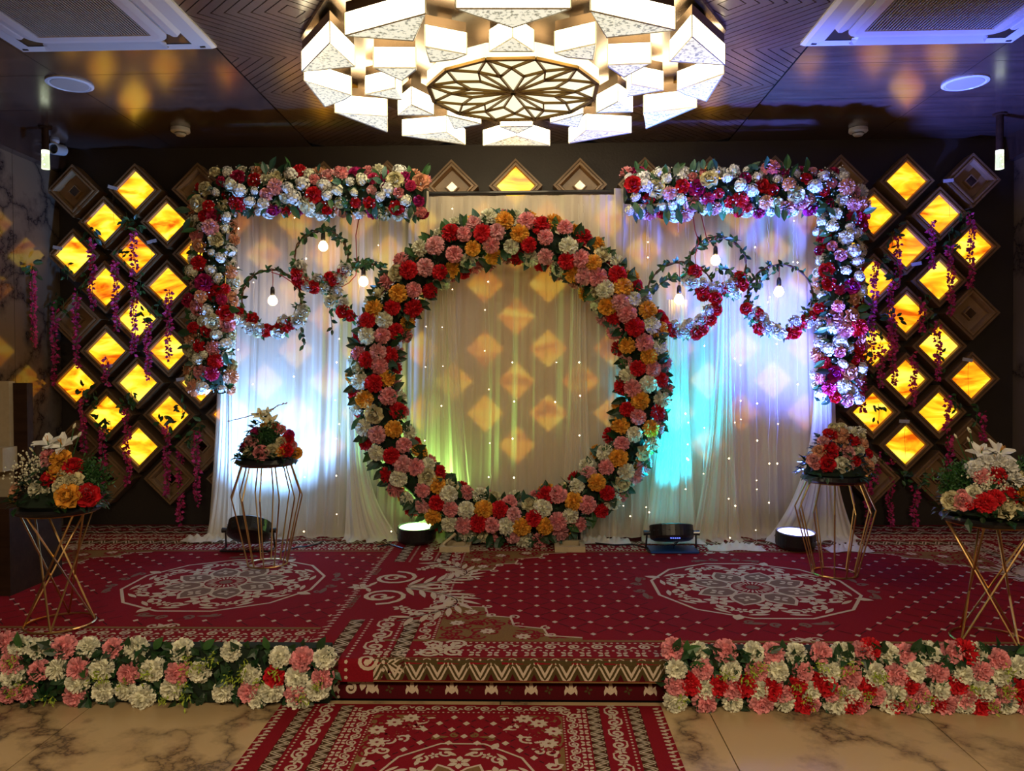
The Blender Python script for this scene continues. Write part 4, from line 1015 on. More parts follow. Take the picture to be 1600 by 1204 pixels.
arrangement(s2.x, s2.y, z2+.02, .17, 'dome bouquet with cream orchid sprays against the blue light', 300, 600, 4.0139,
  [(430,185,'lily','C',80),(487,228,'lily','C',85),(470,165,'lily','W',50),(398,298,'rose','M',72),(372,358,'rose','K',90),(430,430,'rose','P',98),(347,425,'rose','C',78),(505,418,'rose','C',88),(555,285,'rose','P',70),(600,345,'rose','R',80),(560,362,'rose','C',66),(592,412,'rose','R',88),(657,432,'rose','A',74),(322,400,'rose','M',62),(612,315,'rose','M',64),(470,435,'rose','K',60),(550,425,'rose','A',60),(520,262,'rose','R',50),(340,370,'rose','R',50),(630,380,'rose','P',60),(450,260,'rose','A',50)], 480, 130, 500, [(480,320,.04),(500,290,.03),(460,350,.03)], 2)
for pts, lab in (([(420,185),(390,190),(330,208),(235,230)], 'orchid twig pointing left from the dome bouquet'), ([(470,190),(500,160),(540,132),(590,120)], 'orchid twig pointing right from the dome bouquet')):
    V = [P(300+x/4.0139, 600+y/4.0139, s2.y-.03) for x, y in pts]; R = root('orchid_twig', V[0], lab, 'twig')
    MB().tube([v-V[0] for v in V], [.004, .004, .003, .002], 5).build('stem', 'twig', R)
    rn = random.Random(3)
    for t in (.35, .6, .85, 1.0):
        i = min(2, int(t*3)); p = V[i].lerp(V[i+1], t*3-i); flower(R, 'flower_bud', 'K', p, (V[-1]-V[0])+rv(rn, .05), .018, rn)
s3 = PZ(1304, 899, HS); z3 = P(1306, 748, s3.y).z
stand_barrel(s3.x, s3.y, z3-HS-.012, .135, .24, .165, (z3-HS)*.68, 'gold lantern-shaped rod stand at the right end of the curtain')
arrangement(s3.x, s3.y, z3+.02, .19, 'dome bouquet of red, peach and cream roses, right back stand', 1000, 620, 4.0,
  [(1190,230,'rose','R',88),(1265,222,'rose','Q',88),(1330,215,'rose','W',80),(1215,190,'rose','C',72),(1262,185,'rose','C',60),(1145,272,'rose','K',70),(1255,275,'rose','Q',92),(1335,270,'rose','R',86),(1395,285,'rose','Q',80),(1120,337,'rose','Q',80),(1190,332,'rose','R',104),(1297,340,'rose','K',92),(1367,330,'rose','W',80),(1430,350,'rose','R',64),(1085,395,'rose','K',84),(1170,418,'rose','R',98),(1265,422,'rose','W',100),(1350,400,'rose','R',64),(1425,428,'rose','Q',100),(1452,388,'rose','W',70),(1100,430,'rose','P',50),(1320,430,'rose','K',50),(1390,240,'rose','C',55),(1240,310,'rose','P',50)], 1265, 170, 480, [], 3, [(1370,215,.02),(1440,400,.02)])
s4_ = PZ(1545, 1003, HS); z4 = P(1548, 808, s4_.y).z
stand_twist(s4_.x, s4_.y, z4-HS-.012, .165, .185, 'gold hourglass rod stand at the front right of the stage')
arrangement(s4_.x, s4_.y, z4+.012, .20, 'tall mixed bouquet with white lilies and carnations, front right', 1380, 650, 3.2545,
  [(440,75,'flower_bud','W',55),(370,105,'flower_bud','W',45),(435,122,'flower_bud','W',45),(500,172,'lily','L',88),(602,168,'lily','L',105),(565,212,'lily','L',88),(462,270,'carnation','L',88),(520,240,'carnation','L',80),(585,240,'carnation','L',90),(632,265,'carnation','L',90),(658,322,'carnation','L',88),(572,305,'carnation','R',92),(495,302,'carnation','P',80),(520,300,'rose','P',60),(460,388,'rose','W',72),(348,428,'rose','C',92),(405,435,'rose','P',84),(400,395,'rose','P',50),(520,442,'carnation','R',96),(570,415,'carnation','R',80),(640,405,'rose','R',96),(622,465,'rose','C',108),(685,482,'rose','C',80),(712,390,'rose','A',78),(712,440,'rose','A',70),(690,290,'rose','C',60),(440,455,'rose','R',40)], 540, 80, 540, [(372,320,.035),(360,350,.035),(390,290,.03),(720,270,.035)], 4, [(520,345,.035),(560,350,.035),(600,350,.03)])

# ------------------------------------------------------------------ par lights
def par(loc, axis, label, lens, r=.145, depth=.13, base_col='black', face_up=True, bracket=True, leds=0):
    axis = Vector(axis).normalized(); z0 = HS+.012
    R = root('par_light', (loc[0], loc[1], z0), label, 'stage light', 'LED par lights')
    C = Vector((0, 0, loc[2]-z0)); q = Vector((0, 0, 1)).rotation_difference(axis).to_matrix().to_4x4(); T_ = Matrix.Translation(C) @ q
    MB().lathe([(0, -depth*.52), (r*.80, -depth*.50), (r*.96, -depth*.38), (r, -depth*.25), (r, depth*.45), (r*.94, depth*.5), (r*.93, depth*.40), (0, depth*.36)], 32, T_).build('housing', 'black', R, smooth=False)
    mb = MB(); mb.lathe([(r*.90, depth*.40), (r*.88, depth*.43), (0, depth*.44)], 32, T_); mb.build('lens', lens, R)
    mb = MB()
    for k in range(24):
        a = 2*PI*k/24; v = T_ @ Vector((r*1.01*cos(a), r*1.01*sin(a), depth*.1)); mb.box(v, (.006, .006, .006), None)
    mb.build('cooling_ribs', 'black', R)
    if bracket:
        s = Vector((1, 0, 0)); lo = -.0+.006
        for g in (-1, 1):
            MB().tube([C+s*g*(r+.02), Vector((g*(r+.025), .02, lo)), Vector((g*(r+.02), -.10, lo))], .007, 5).build('bracket_leg', 'black', R)
            MB().tube([C+s*g*(r-.005), C+s*g*(r+.045)], [.016, .020], 10).build('tilt_knob', 'black', R)
        MB().tube([(-(r+.02), -.10, lo), ((r+.02), -.10, lo)], .007, 5).build('bracket_foot', 'black', R)
    return R, C
pa = PZ(390, 862, HS)
par((P(388, 828, pa.y+.03).x, pa.y+.05, P(388, 828, pa.y+.05).z), (0, .52, .85), 'black par light on a bracket behind the lantern stand, shining blue on the curtain', 'lens_b', r=.158, depth=.125)
pg = PZ(648, 855, HS); 
par((pg.x, pg.y+.10, HS+.085), (-.0, -.06, .99), 'black par light lying face up with a green lens beside the ring', 'lens_g', r=.148, depth=.12, bracket=False)
pc = PZ(1053, 866, HS)
R_, C_ = par((pc.x, pc.y+.10, P(1053, 832, pc.y+.10).z), (0, .28, .96), 'black par light with blue digits and a blue base, right of the ring', 'lens_c', r=.158, depth=.115)
mb = MB()
for k in range(5): mb.box(C_+Vector((-.03+.015*k, -.156, -.005)), (.009, .012, .006))
mb.build('display_digits', 'display', R_)
MB().box((0, -.04, .012), (.34, .20, .012)).build('base_plate', mat('blue_base_plate', (.01, .06, .25), .4), R_)
MB().tube([(0, -.12, C_.z-.05), (.02, -.15, .09), (.0, -.10, .05), (.01, -.04, .02)], .004, 5).build('power_lead', 'black', R_)
pv = PZ(1252, 866, HS)
par((pv.x, pv.y+.12, HS+.085), (0.02, -.06, .99), 'black par light lying face up with a violet-white lens beside the right back stand', 'lens_v', r=.142, depth=.12, bracket=False)
# cables
for pts, lab in (([(505, 845), (495, 850), (480, 853), (462, 855), (440, 862)], 'black cable on the carpet behind the left lantern stand'), ([(590, 853), (610, 850), (630, 856)], 'black cable running to the green par light'),
                 ([(930, 848), (960, 851), (990, 850), (1020, 858)], 'black cable running from the ring foot to the cyan par light')):
    V = [PZ(x, y, HS+.022) for x, y in pts]; V[0] = V[0]; R = root('power_cable', V[0], lab, 'cable'); MB().tube([v-V[0] for v in V], .006, 5).build('lead', 'black', R)

# ------------------------------------------------------------------ booth seat at the left edge
a = P(38, 600, 4.9)
R = root('booth_seat', (XL+.45, 4.75, HS), 'dark brown wooden booth seat with beige panel at the left picture edge', 'seat')
bx = P(40, 700, 4.9).x-R.location.x
zt = P(30, 598, 4.9).z-HS
MB().box((bx-.30, .20, zt/2), (.60, .06, zt)).build('back_frame', 'booth', R)
pts_ = (P(17, 610, 4.9).x-R.location.x)
MB().box((pts_-.27, .16, zt*.62+.1), (.54, .06, zt*.62)).build('beige_panel', 'beige', R)
MB().box((P(19, 715, 4.85).x-R.location.x-.27, .08, P(19, 716, 4.85).z-HS), (.54, .14, .15)).build('cushion', 'beige', R)
MB().box((P(42, 780, 4.6).x-R.location.x-.28, -.06, .26), (.56, .50, .52)).build('seat_box', 'booth', R)
# ------------------------------------------------------------------ carpets with woven patterns as thin inlay
class Rug:
    """2D drawing on a carpet: layers of thin polygons; (u, v) local metres, map -> 3D"""
    def __init__(s, mapf, z=0): s.m = mapf; s.L = {}; s.step = 0.0
    def poly(s, pts, col, lay=1):
        vs, fs = s.L.setdefault(col, ([], [])); b = len(vs)
        s.n = (getattr(s, 'n', 0)+1) % 37; h_ = 0.0009*lay+0.00002*s.n
        for p in pts: vs.append(s.m(p[0], p[1], h_))
        fs.append(tuple(range(b, b+len(pts))))
    def quad_strip(s, A, B, col, lay=1):
        for i in range(len(A)-1): s.poly([A[i], A[i+1], B[i+1], B[i]], col, lay)
    def stroke(s, pts, w, col='cream', lay=1, closed=False, taper=False):
        n = len(pts); A = []; B = []
        for i, p in enumerate(pts):
            a = pts[(i-1) % n] if closed or i > 0 else p; b = pts[(i+1) % n] if closed or i < n-1 else p
            dx, dy = b[0]-a[0], b[1]-a[1]; l = math.hypot(dx, dy) or 1; k = w/2*(1-.75*i/(n-1) if taper else 1)
            A.append((p[0]-dy/l*k, p[1]+dx/l*k)); B.append((p[0]+dy/l*k, p[1]-dx/l*k))
        if closed: A.append(A[0]); B.append(B[0])
        s.quad_strip(A, B, col, lay)
    def dot(s, x, y, r, col='cream', lay=1, n=6, a0=0): s.poly([(x+r*cos(a0+2*PI*k/n), y+r*sin(a0+2*PI*k/n)) for k in range(n)], col, lay)
    def petal(s, x, y, a, L, w, col='cream', lay=1):
        ca, sa = cos(a), sin(a); P_ = []
        for t, k in ((0, 0), (.25, .8), (.5, 1), (.75, .65), (1, 0), (.75, -.65), (.5, -1), (.25, -.8)):
            u, v = t*L, k*w/2; P_.append((x+u*ca-v*sa, y+u*sa+v*ca))
        s.poly(P_, col, lay)
    def flower(s, x, y, r, n=5, col='cream', lay=1, a0=0.3):
        for k in range(n): s.petal(x+.15*r*cos(a0+2*PI*k/n), y+.15*r*sin(a0+2*PI*k/n), a0+2*PI*k/n, r*.9, r*.55, col, lay)
    def spiral(s, x, y, r, a0, turns, w, col='cream', lay=1, d=1, end=.25):
        n = max(8, int(14*turns)); pts = []
        for k in range(n+1):
            t = k/n; q = a0+d*2*PI*turns*t; R_ = r*(1-(1-end)*t); pts.append((x+R_*cos(q), y+R_*sin(q)))
        s.stroke(pts, w, col, lay); s.dot(pts[-1][0], pts[-1][1], w*.9, col, lay)
    def zig(s, p, q, w, n, col='cream', ground='olive', sub=2):
        """zigzag band from p to q, width w to the left side"""
        dx, dy = q[0]-p[0], q[1]-p[1]; L = math.hypot(dx, dy); ux, uy = dx/L, dy/L; nx, ny = -uy, ux
        at = lambda a, b: (p[0]+ux*a+nx*b, p[1]+uy*a+ny*b)
        m = n*2*sub
        for i in range(m):
            for q in range(6): s.poly([at(L*i/m, w*q/6), at(L*(i+1)/m, w*q/6), at(L*(i+1)/m, w*(q+1)/6), at(L*i/m, w*(q+1)/6)], ground, 1)
        per = L/n
        for off, ww in ((0, .16), (.42, .12)):
            pts = []
            for i in range(2*n+1):
                a = i*per/2; b = w*(.10 if i % 2 == 0 else .98)-w*off*.9
                pts.append((a, b))
            for i in range(2*n):
                (a, b), (c, d) = pts[i], pts[i+1]
                K = 3
                for k in range(K):
                    t0, t1 = k/K, (k+1)/K
                    a0_, b0_, a1_, b1_ = a+(c-a)*t0, b+(d-b)*t0, a+(c-a)*t1, b+(d-b)*t1
                    lo = lambda v: max(0.0, min(w, v))
                    if max(b0_, b1_)+ww*w < 0: continue
                    s.poly([at(a0_, lo(b0_)), at(a1_, lo(b1_)), at(a1_, lo(b1_+ww*w*1.4)), at(a0_, lo(b0_+ww*w*1.4))], col, 2)
        for i in range(n+1):
            for b, top in ((w*.80, 1),):
                if i < n+0: 
                    c_ = at(i*per if i else per*.0+.0, w*.80); s.poly([at(max(0, i*per-per*.20), w), at(min(L, i*per+per*.20), w), at(min(L, max(0, i*per)), w*.62)], 'rug_dark', 2); s.dot(*at(min(L, max(0, i*per)), w*.86), w*.05, 'cream', 3)
        for i in range(n): s.poly([at((i+.5)*per-per*.15, w*.0), at((i+.5)*per+per*.15, 0), at((i+.5)*per, w*.30)], 'rug_dark', 3)
    def dots(s, p, q, step, r, col='cream'):
        L = math.hypot(q[0]-p[0], q[1]-p[1]); n = max(1, int(L/step))
        for i in range(n+1): s.dot(p[0]+(q[0]-p[0])*i/n, p[1]+(q[1]-p[1])*i/n, r, col, 2, 5)
    def line(s, p, q, w, col='cream', lay=2, n=20): s.stroke([(p[0]+(q[0]-p[0])*i/n, p[1]+(q[1]-p[1])*i/n) for i in range(n+1)], w, col, lay)
    def scroll_band(s, p, q, h, per, col='cream', fl=False, rnd=None, lay=2):
        dx, dy = q[0]-p[0], q[1]-p[1]; L = math.hypot(dx, dy); a = atan2(dy, dx); n = max(1, round(L/per)); pr = L/n
        for i in range(n):
            cx = p[0]+dx*(i+.5)/n; cy = p[1]+dy*(i+.5)/n; d = 1 if i % 2 else -1
            s.spiral(cx, cy, h*.42, a+PI/2*d, 1.25, h*.15, col, lay, d)
            ex, ey = p[0]+dx*(i+1)/n, p[1]+dy*(i+1)/n
            if fl: s.flower(ex, ey, h*.34, 5, col, lay, i)
            else: s.petal(ex-cos(a)*h*.2, ey-sin(a)*h*.2, a+.6*d, h*.5, h*.2, col, lay)
            x0_, y0_ = cx+h*.42*cos(a+PI/2*d), cy+h*.42*sin(a+PI/2*d)
            s.stroke([(x0_, y0_), (x0_+cos(a)*pr*.3, y0_+sin(a)*pr*.3), (ex, ey)], h*.10, col, lay)
    def fringe(s, p, q, h, step=.045):
        dx, dy = q[0]-p[0], q[1]-p[1]; L = math.hypot(dx, dy); ux, uy = dx/L, dy/L; nx, ny = -uy, ux; n = int(L/step)
        for i in range(n):
            x, y = p[0]+dx*(i+.5)/n, p[1]+dy*(i+.5)/n; a = atan2(ny, nx)
            s.petal(x, y, a+.35, h*(.9 if i % 2 else .55), .012, 'cream', 2); s.petal(x, y, a-.5, h*.45, .011, 'cream', 2); s.dot(x, y, .008, 'cream', 2, 5)
    def medallion(s, x, y, R, sy=1.0, tc='taupe'):
        f = lambda r, a: (x+r*cos(a), y+r*sin(a)*sy)
        n = 12
        oct_ = [f(R, PI/12+2*PI*k/n) for k in range(n)]
        s.stroke([((oct_[i//3][0]*(3-i % 3)+oct_[(i//3+1) % n][0]*(i % 3))/3, (oct_[i//3][1]*(3-i % 3)+oct_[(i//3+1) % n][1]*(i % 3))/3) for i in range(3*n)], R*.030, 'cream', 2, True)
        for k in range(8):
            a = 2*PI*k/8+PI/8; c_, s_ = cos(a), sin(a)
            out = []; inn = []
            for t, w in ((.22, .07), (.32, .15), (.42, .165), (.52, .12), (.64, 0.0), (.52, -.12), (.42, -.165), (.32, -.15), (.22, -.07)):
                out.append((x+R*(t*c_-w*s_), y+R*(t*s_+w*c_)*sy)); tt = .40+(t-.40)*.84; ww = w*.80; inn.append((x+R*(tt*c_-ww*s_), y+R*(tt*s_+ww*c_)*sy))
            s.poly(out, 'cream', 2); s.poly(inn, tc, 3)
            s.flower(*f(R*.42, a), R*.085, 4, 'cream', 4, a)
            b = a+PI/8
            s.flower(*f(R*.62, b), R*.14, 6, 'cream', 2, b)
            for d in (-1, 1):
                s.spiral(*f(R*.80, b+d*.20), R*.085, b+d*1.2, .9, R*.032, 'cream', 2, d)
                s.petal(*f(R*.74, b+d*.06), b+d*1.0, R*.16, R*.06, 'cream', 2)
                s.petal(*f(R*.86, b+d*.10), b+d*1.5, R*.20, R*.05, 'cream', 2)
            s.flower(*f(R*.80, a), R*.07, 5, 'cream', 2, a)
            if k % 2: s.petal(*f(R*.93, a), a, R*.17, R*.10, 'cream', 3)
        s.stroke([f(R*.22, 2*PI*k/24) for k in range(24)], R*.02, 'cream', 4, True)
        s.poly([f(R*.19, 2*PI*k/16) for k in range(16)], 'rug', 4)
        for k in range(24): s.petal(*f(R*.10, 2*PI*k/24), 2*PI*k/24, R*.10, R*.022, 'cream', 5)
        s.poly([f(R*.07, 2*PI*k/10) for k in range(10)], tc, 5)
        for a in (0, PI/2, PI, 1.5*PI):
            for d in (-1, 1):
                s.spiral(*f(R*1.14, a+d*.10), R*.06, a, 1, R*.028, tc, 2, d); s.petal(*f(R*1.12, a+d*.16), a+d*1.6, R*.22, R*.06, tc, 2); s.spiral(*f(R*1.12, a+d*.30), R*.05, a+2, .9, R*.024, tc, 2, -d)
    def corner(s, x, y, sx, sy, W, H_):
        """tan spandrel at (x, y) growing towards sx, sy with a stepped scalloped edge"""
        st_ = [(0, 1), (.10, .98), (.12, .74), (.30, .72), (.33, .52), (.50, .48), (.53, .30), (.74, .24), (.77, .10), (1.0, .06), (1.0, 0)]
        e = [(x+sx*W*a, y+sy*H_*b) for a, b in st_]
        for i in range(len(e)-1): s.poly([(e[i][0], y), e[i], e[i+1], (e[i+1][0], y)], 'tan', 1)
        s.stroke(e[:-1], .014, 'cream', 2)
        for i, p in enumerate(e[1:-2]):
            s.spiral(p[0]+sx*.015, p[1]+sy*.015, .032, i*1.3, .9, .012, 'cream', 2, sx)
        rn = random.Random(3)
        for k in range(90):
            a, b = rn.random(), rn.random()
            if a+b > .85: continue
            px_, py_ = x+sx*W*a+sx*.03, y+sy*H_*b+sy*.03
            s.spiral(px_, py_, .045, rn.uniform(0, 6), 1.1, .012, 'rug', 2, rn.choice((-1, 1))); s.petal(px_, py_, rn.uniform(0, 6), .07, .02, 'rug', 2)
        for a, b in ((.12, .35), (.35, .18), (.2, .6), (.6, .08)): s.flower(x+sx*W*a, y+sy*H_*b, .040, 8, 'cream', 3)
    def acanthus(s, x, y, sx, Hh):
        for d in (-1, 1):
            s.spiral(x-sx*.10, y+d*.20, .155, PI/2*d if sx > 0 else PI-PI/2*d, 1.15, .028, 'cream', 2, -d*sx, .35)
            s.spiral(x-sx*.10, y+d*.20, .075, 0, 1.1, .020, 'cream', 2, d*sx)
            spine = []
            for k in range(13):
                t = k/12; spine.append((x+sx*(.02+.36*sin(PI*min(t*.95, 1))*(1-.12*t)), y+d*(.02+Hh*t**1.1)))
            s.stroke(spine, .034, 'cream', 2, taper=True)
            s.stroke(spine, .008, 'black_y', 4)
            for k in range(1, 13):
                (px_, py_), (qx, qy) = spine[k-1], spine[k]; a = atan2(qy-py_, qx-px_)
                s.petal(px_, py_, a+.75, 0.21*(1-.3*k/12), .036, 'cream', 3); s.petal(px_, py_, a-.75, .19*(1-.3*k/12), .036, 'cream', 3)
            for k in range(3): s.flower(x+sx*(.05+.05*k), y+d*(.42+.05*k), .045, 5, 'cream', 3)
        s.flower(x-sx*.27, y, .07, 6, 'cream', 2); s.petal(x-sx*.22, y+.02, 1.2, .1, .03); s.petal(x-sx*.22, y-.02, -1.2, .1, .03)
    def build(s, root_, base=None):
        for col, (vs, fs) in s.L.items():
            me = bpy.data.meshes.new('woven_motifs'); me.from_pydata(vs, [], fs); me.materials.append(M[col]); me.update()
            nm = dict(cream='cream_motifs', tan='tan_ground', taupe='taupe_motifs', olive='olive_band', black_y='dark_lines', rug='red_motifs', rug_dark='maroon_motifs')[col]
            o = bpy.data.objects.new(nm, me); COL.objects.link(o); o.parent = root_; o['kind'] = 'stuff'

def bent(cx, cy, z, yedge, loc, r=.02):
    def m(u, v, h):
        X_, Y_ = cx+u, cy+v; hh = h
        if Y_ >= yedge: p = (X_, Y_, z+hh)
        else:
            a = (yedge-Y_)/r
            if a < PI/2: p = (X_, yedge-(r+hh)*sin(a), z-r+(r+hh)*cos(a))
            else: p = (X_, yedge-r-hh, z-r-(yedge-Y_-r*PI/2))
        return (p[0]-loc[0], p[1]-loc[1], p[2]-loc[2])
    return m
def rug_base(mapf, u0, u1, v0, v1, root_, mname='rug', name='pile', vstep=.012, bendv=None, extra=0.0):
    vs_ = [v0]
    if bendv is not None:
        k = v0
        while k < bendv+.03: k += vstep; vs_.append(k)
    vs_.append(v1); A = []
    for v in vs_: A += [mapf(u0, v, 0), mapf(u1, v, 0)]
    mb = MB().add(A, [(2*i, 2*i+1, 2*i+3, 2*i+2) for i in range(len(vs_)-1)])
    o = mb.build(name, mname, root_, recalc=False); md = o.modifiers.new('solid', 'SOLIDIFY'); md.thickness = .004; md.offset = -1
    return o
def field(R, u0, u1, v0, v1, med, sp, rmed, corners):
    """diagonal lattice of small diamonds joined by dark lines"""
    n = 0; du, dv = sp, sp*1.0
    i0 = int(u0/du)-2; i1 = int(u1/du)+2
    for i in range(i0*2, i1*2):
        for j in range(int(v0/dv)*2-3, int(v1/dv)*2+3):
            if (i+j) % 2: continue
            u, v = i*du/2, j*dv/2
            if not (u0+.03 < u < u1-.03 and v0+.03 < v < v1-.03): continue
            if abs(u-med[0])**2/(rmed*1.16)**2+abs(v-med[1])**2/(rmed*1.16)**2 < 1: continue
            bad = False
            for (cx, cy, W_, H_) in corners:
                if abs(u-cx)/W_+abs(v-cy)/H_ < 1.08: bad = True
            if bad: continue
            R.poly([(u-.016, v), (u, v-.020), (u+.016, v), (u, v+.020)], 'cream', 2)
            for d in (-1, 1):
                u2, v2 = u+du/2, v+d*dv/2
                if u2 < u1-.02 and v0+.02 < v2 < v1-.02: R.line((u+.02, v+d*.02), (u2-.02, v2-d*.02), .006, 'black_y', 1, 2)
def big_carpet(cx, cy, A, B, z, yedge, label, bl, br, f0, clipu=None, med_sy=1.0, sp=.185, text=False, cs=(.72, .80)):
    """A, B half sizes; bl/br: width of end borders, f0: width of the long borders; clipu: limits in u"""
    loc = Vector((cx, cy, HS)); R0 = root('patterned_carpet', loc, label, 'carpet', 'red carpets on the stage')
    m = bent(cx, cy, z, yedge, loc); u0, u1 = clipu or (-A, A)
    rug_base(m, u0, u1, -B, B, R0, bendv=yedge-cy)
    R = Rug(m)
    # long sides
    for sg in (-1, 1):
        v = sg*B; v1 = sg*(B-.115); inn = -sg
        uu0, uu1 = max(u0, -A+.36), min(u1, A-.36)
        if sg < 0: R.zig((uu0, v+.010), (uu1, v+.010), .105, int((uu1-uu0)/.095))
        else: R.zig((uu1, v-.010), (uu0, v-.010), .105, int((uu1-uu0)/.095))
        R.line((uu0, v-sg*.004), (uu1, v-sg*.004), .006, 'tan'); R.line((uu0, v1), (uu1, v1), .006, 'tan')
        vb = sg*(B-.145)
        k = uu0+.03
        while k < uu1: R.flower(k, sg*(B-.170), .036, 4, 'cream', 2, .78); k += .085
        R.dots((uu0, sg*(B-.215)), (uu1, sg*(B-.215)), .028, .008)
        R.scroll_band((uu0+.2, sg*(B-.265)), (uu1, sg*(B-.265)), .075, .11)
        R.dots((uu0+.2, sg*(B-.315)), (uu1, sg*(B-.315)), .028, .008)
        for k in range(24):
            a_, b_ = uu0+(uu1-uu0)*k/24, uu0+(uu1-uu0)*(k+1)/24; R.poly([(a_, sg*(B-.335)), (b_, sg*(B-.335)), (b_, sg*(B-.36)), (a_, sg*(B-.36))][::sg], 'tan', 1)
    Vi = B-.345
    for sg in (-1, 1):
        if sg < 0 and u0 > -A+.3: continue
        if sg > 0 and u1 < A-.3: continue
        e = sg*A
        def vspan(): return (-B+.02, B-.02)
        v0, v1 = vspan()
        R.fringe(*(((e-sg*.045, v0), (e-sg*.045, v1)) if sg < 0 else ((e-sg*.045, v1), (e-sg*.045, v0))), .05)
        for (a_, b_) in ((v0, -.62), (.62, v1)):
            n_ = int((b_-a_)/.085)
            if sg < 0:
                R.zig((e+.20, a_), (e+.20, b_), .075, n_); R.zig((e+.50, a_+.02), (e+.50, b_), .075, n_)
            else:
                R.zig((e-.20, b_), (e-.20, a_), .075, n_); R.zig((e-.50, b_), (e-.50, a_+.02), .075, n_)
            R.dots((e-sg*.235, a_), (e-sg*.235, b_), .035, .009)
            R.scroll_band((e-sg*.33, a_), (e-sg*.33, b_), .11, .17, fl=True)
            R.dots((e-sg*.405, a_), (e-sg*.405, b_), .035, .009)
        R.acanthus(e-sg*.30, 0, sg*-1, .62)
        R.scroll_band((e-sg*.545, v0+.32), (e-sg*.545, v1-.32), .075, .10)
        R.dots((e-sg*.595, v0+.32), (e-sg*.595, v1-.32), .028, .008)
        for sv in (-1, 1):   # scroll corner blocks
            cxx, cyy = e-sg*.66, sv*(B-.24)
            for q in range(4):
                a = q*PI/2+PI/4; R.spiral(cxx+.085*cos(a), cyy+.075*sin(a), .055, a+2, 1.2, .018, 'cream', 3, 1 if q % 2 else -1)
            R.flower(cxx, cyy, .05, 6, 'cream', 3)
    iu = A-.605
    cor = []
    for sx in (-1, 1):
        for sy in (-1, 1):
            if (sx < 0 and u0 > -A+.3) or (sx > 0 and u1 < A-.3): continue
            R.corner(sx*iu, sy*(Vi-.0), -sx, -sy, cs[0], cs[1]*.92); cor.append((sx*iu, sy*Vi, cs[0], cs[1]*.92))
    field(R, max(u0, -iu), min(u1, iu), -Vi, Vi, (0, 0), sp, .62, cor)
    R.medallion(0, 0, .60, med_sy)
    for sv in (-1, 1):
        for d in (-1, 1): R.spiral(d*.05, sv*(Vi-.03), .035, 0, 1, .012, 'cream', 2, d); R.petal(d*.02, sv*(Vi+.0), PI/2*-sv+d*.7, .09, .03)
    R.build(R0)
    return R0, m
big_carpet(-1.93, 4.74, 2.20, 1.20, HS+.004, 3.0, 'left red carpet with an off-white round medallion under the left back stand', .6, .6, .3, clipu=(-2.17, 1.15), text=False)
R2, m2 = big_carpet(1.31, 4.625, 2.40, 1.275, HS+.012, 3.462, 'wide red carpet draped over the stage front, medallion right of centre', .6, .6, .3)
# back rugs: only their border bands show
for x0, x1, lab in ((XL+.03, -1.25, 'red border carpet along the wall at the back left'), (1.3, XR-.03, 'red border carpet along the wall at the back right')):
    loc = Vector(((x0+x1)/2, 6.2, HS)); R0 = root('patterned_carpet', loc, lab, 'carpet', 'red carpets on the stage')
    m = bent(loc.x, loc.y, HS+.001, -9, loc); A = (x1-x0)/2
    rug_base(m, -A, A, -.5, .39, R0); R = Rug(m)
    R.zig((-A, .24), (A, .24), .10, int(2*A/.16)); R.zig((-A, .02), (A, .02), .10, int(2*A/.16))
    R.scroll_band((-A, .18), (A, .18), .08, .13); R.scroll_band((-A, -.05), (A, -.05), .09, .13, fl=True); R.scroll_band((-A, -.18), (A, -.18), .10, .14, fl=True); R.dots((-A, -.11), (A, -.11), .035, .009)
    R.scroll_band((-A, -.30), (A, -.30), .10, .14, fl=True)
    R.build(R0)
# skirt carpet on the stage riser
loc = Vector((-.2, 3.5, 0)); R0 = root('riser_carpet', loc, 'dark maroon carpet skirt with tulip motifs on the stage riser', 'carpet')
X0r, X1r = -4.1-loc.x, 4.03-loc.x
MB().box(((X0r+X1r)/2, .004, (HS-.02)/2), (X1r-X0r, .008, HS-.02)).build('skirt', 'rug_dark', R0)
R = Rug(lambda u, v, h: (u, -h-.001, v))
ua = P(475, 1090, 3.5).x-loc.x
for k in range(14):
    x = P(520+k*62.0, 1095, 3.5).x-loc.x; zz = .025
    for a, L_, w_ in ((PI/2, .075, .020), (PI/2+.55, .05, .016), (PI/2-.55, .05, .016)): R.petal(x, zz, a, L_, w_, 'cream', 1)
    R.petal(x-.018, zz+.035, -PI/2-.25, .04, .014); R.petal(x+.018, zz+.035, -PI/2+.25, .04, .014); R.petal(x, zz+.05, PI/2, .045, .012)
    R.flower(x+.08, zz+.02, .02, 4, 'olive')
R.build(R0)
# left end of the wide carpet falling beside the steps: big scroll motifs
R = Rug(lambda u, v, h: (u, -h-.004, v))
xz = P(562, 1075, 3.49).x-loc.x
R.spiral(xz-.045, .12, .03, 0, 1.2, .012); R.spiral(xz-.045, .05, .03, 2, 1.2, .012, d=-1); R.flower(xz+.02, .095, .055, 6); R.dots((xz-.10, .01), (xz-.10, .17), .03, .008)
R.build(R0)

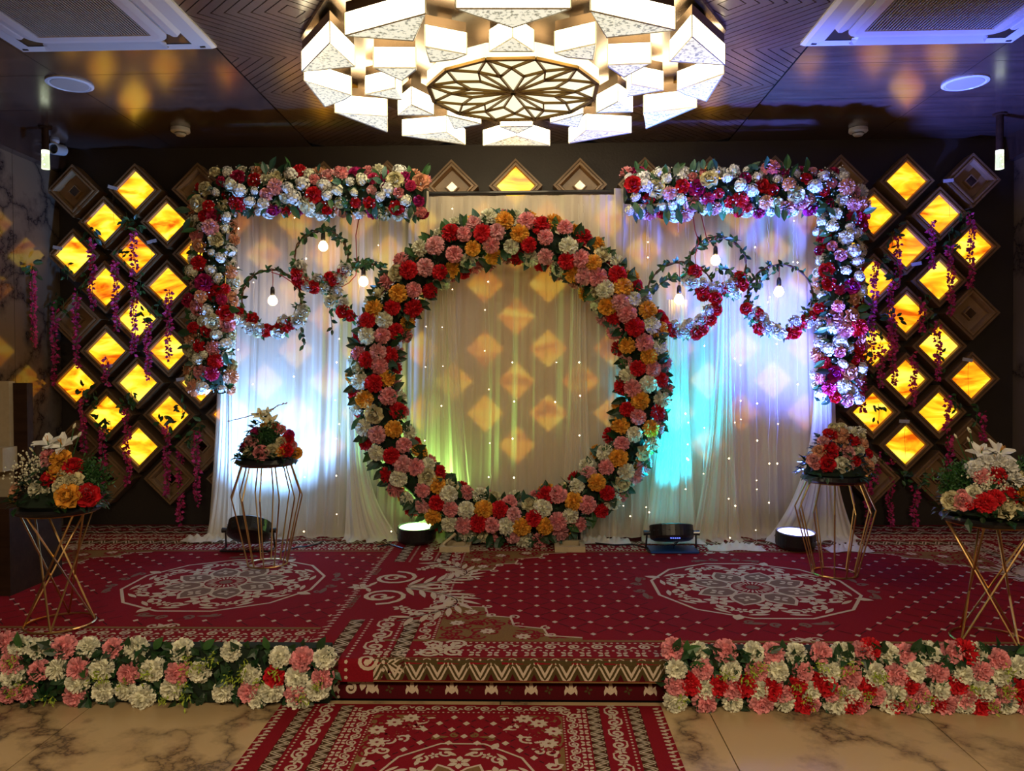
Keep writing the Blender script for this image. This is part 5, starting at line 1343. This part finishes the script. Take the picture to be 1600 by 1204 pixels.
# runner on the floor
loc = Vector((-.29, 2.55, 0)); R0 = root('patterned_carpet', loc, 'small red runner rug on the marble floor before the stage', 'rug')
A, Bt, Bb = .855, .88, 1.35
m = lambda u, v, h: (u, v, .006+h)
zr = lambda u, v, h: (u, v, .004+h)
o = MB().box((0, (Bt-Bb)/2, .003), (2*A, Bt+Bb, .006)).build('pile', 'rug', R0)
R = Rug(m)
for sg in (-1, 1):
    e = sg*A; a_, b_ = -Bb+.02, Bt-.02
    pq = lambda x: ((x, a_), (x, b_)) if sg < 0 else ((x, b_), (x, a_))
    R.fringe(*pq(e-sg*.035), .045, .030)
    n_ = int((b_-a_)/.05)
    R.zig(*pq(e-sg*.155), .055, n_, 'cream', 'olive', 1); R.zig(*pq(e-sg*.335), .055, n_, 'cream', 'olive', 1)
    R.dots((e-sg*.172, a_), (e-sg*.172, b_), .025, .006)
    R.scroll_band((e-sg*.225, a_), (e-sg*.225, b_), .075, .10, fl=True)
    y = a_
    while y < b_: R.flower(e-sg*.36, y, .026, 4, 'cream', 2, .78); y += .05
    R.scroll_band((e-sg*.405, a_), (e-sg*.405, b_-.1), .05, .055)
    R.dots((e-sg*.44, a_), (e-sg*.44, b_-.1), .022, .005)
    R.corner(e-sg*.455, b_-.09, -sg, -1, .26, .42)
    for k in range(8):
        yy = a_+(b_-.1-a_)*k/8; y2 = a_+(b_-.1-a_)*(k+1)/8; R.poly([(e-sg*.447, yy), (e-sg*.447, y2), (e-sg*.462, y2), (e-sg*.462, yy)][::sg], 'tan', 1)
R.scroll_band((-.40, Bt-.045), (.40, Bt-.045), .055, .07); R.dots((-.40, Bt-.085), (.40, Bt-.085), .022, .005)
for k in (-1, 1):
    for q in range(3): R.spiral(k*(.40+.03*q), Bt-.05-.03*q, .03, q, 1.2, .010, 'cream', 3, k)
field(R, -.40, .40, -Bb, Bt-.09, (0, .1), .115, .33, [(-.4, Bt-.1, .26, .42), (.4, Bt-.1, .26, .42)])
R.medallion(0, .10, .34, 1.25, 'tan')
R.build(R0)

# small woven lettering along the carpet edge
M['text'] = M['tan']
for s_, yy in (('THINKGSU', 4.32), ('CITYAR', 4.98)):
    cu = bpy.data.curves.new('woven_lettering', 'FONT'); cu.body = s_; cu.size = .05; cu.align_x = 'CENTER'; cu.extrude = .0006
    o = bpy.data.objects.new('woven_lettering', cu); dg = bpy.context.evaluated_depsgraph_get(); COL.objects.link(o)
    me = bpy.data.meshes.new_from_object(o); bpy.data.objects.remove(o)
    me.materials.clear(); me.materials.append(M['taupe']); t = bpy.data.objects.new('woven_lettering', me); COL.objects.link(t); t.parent = R2
    t.location = (-1.045-R2.location.x, yy-R2.location.y, .0135); t.rotation_euler = (0, 0, -PI/2)
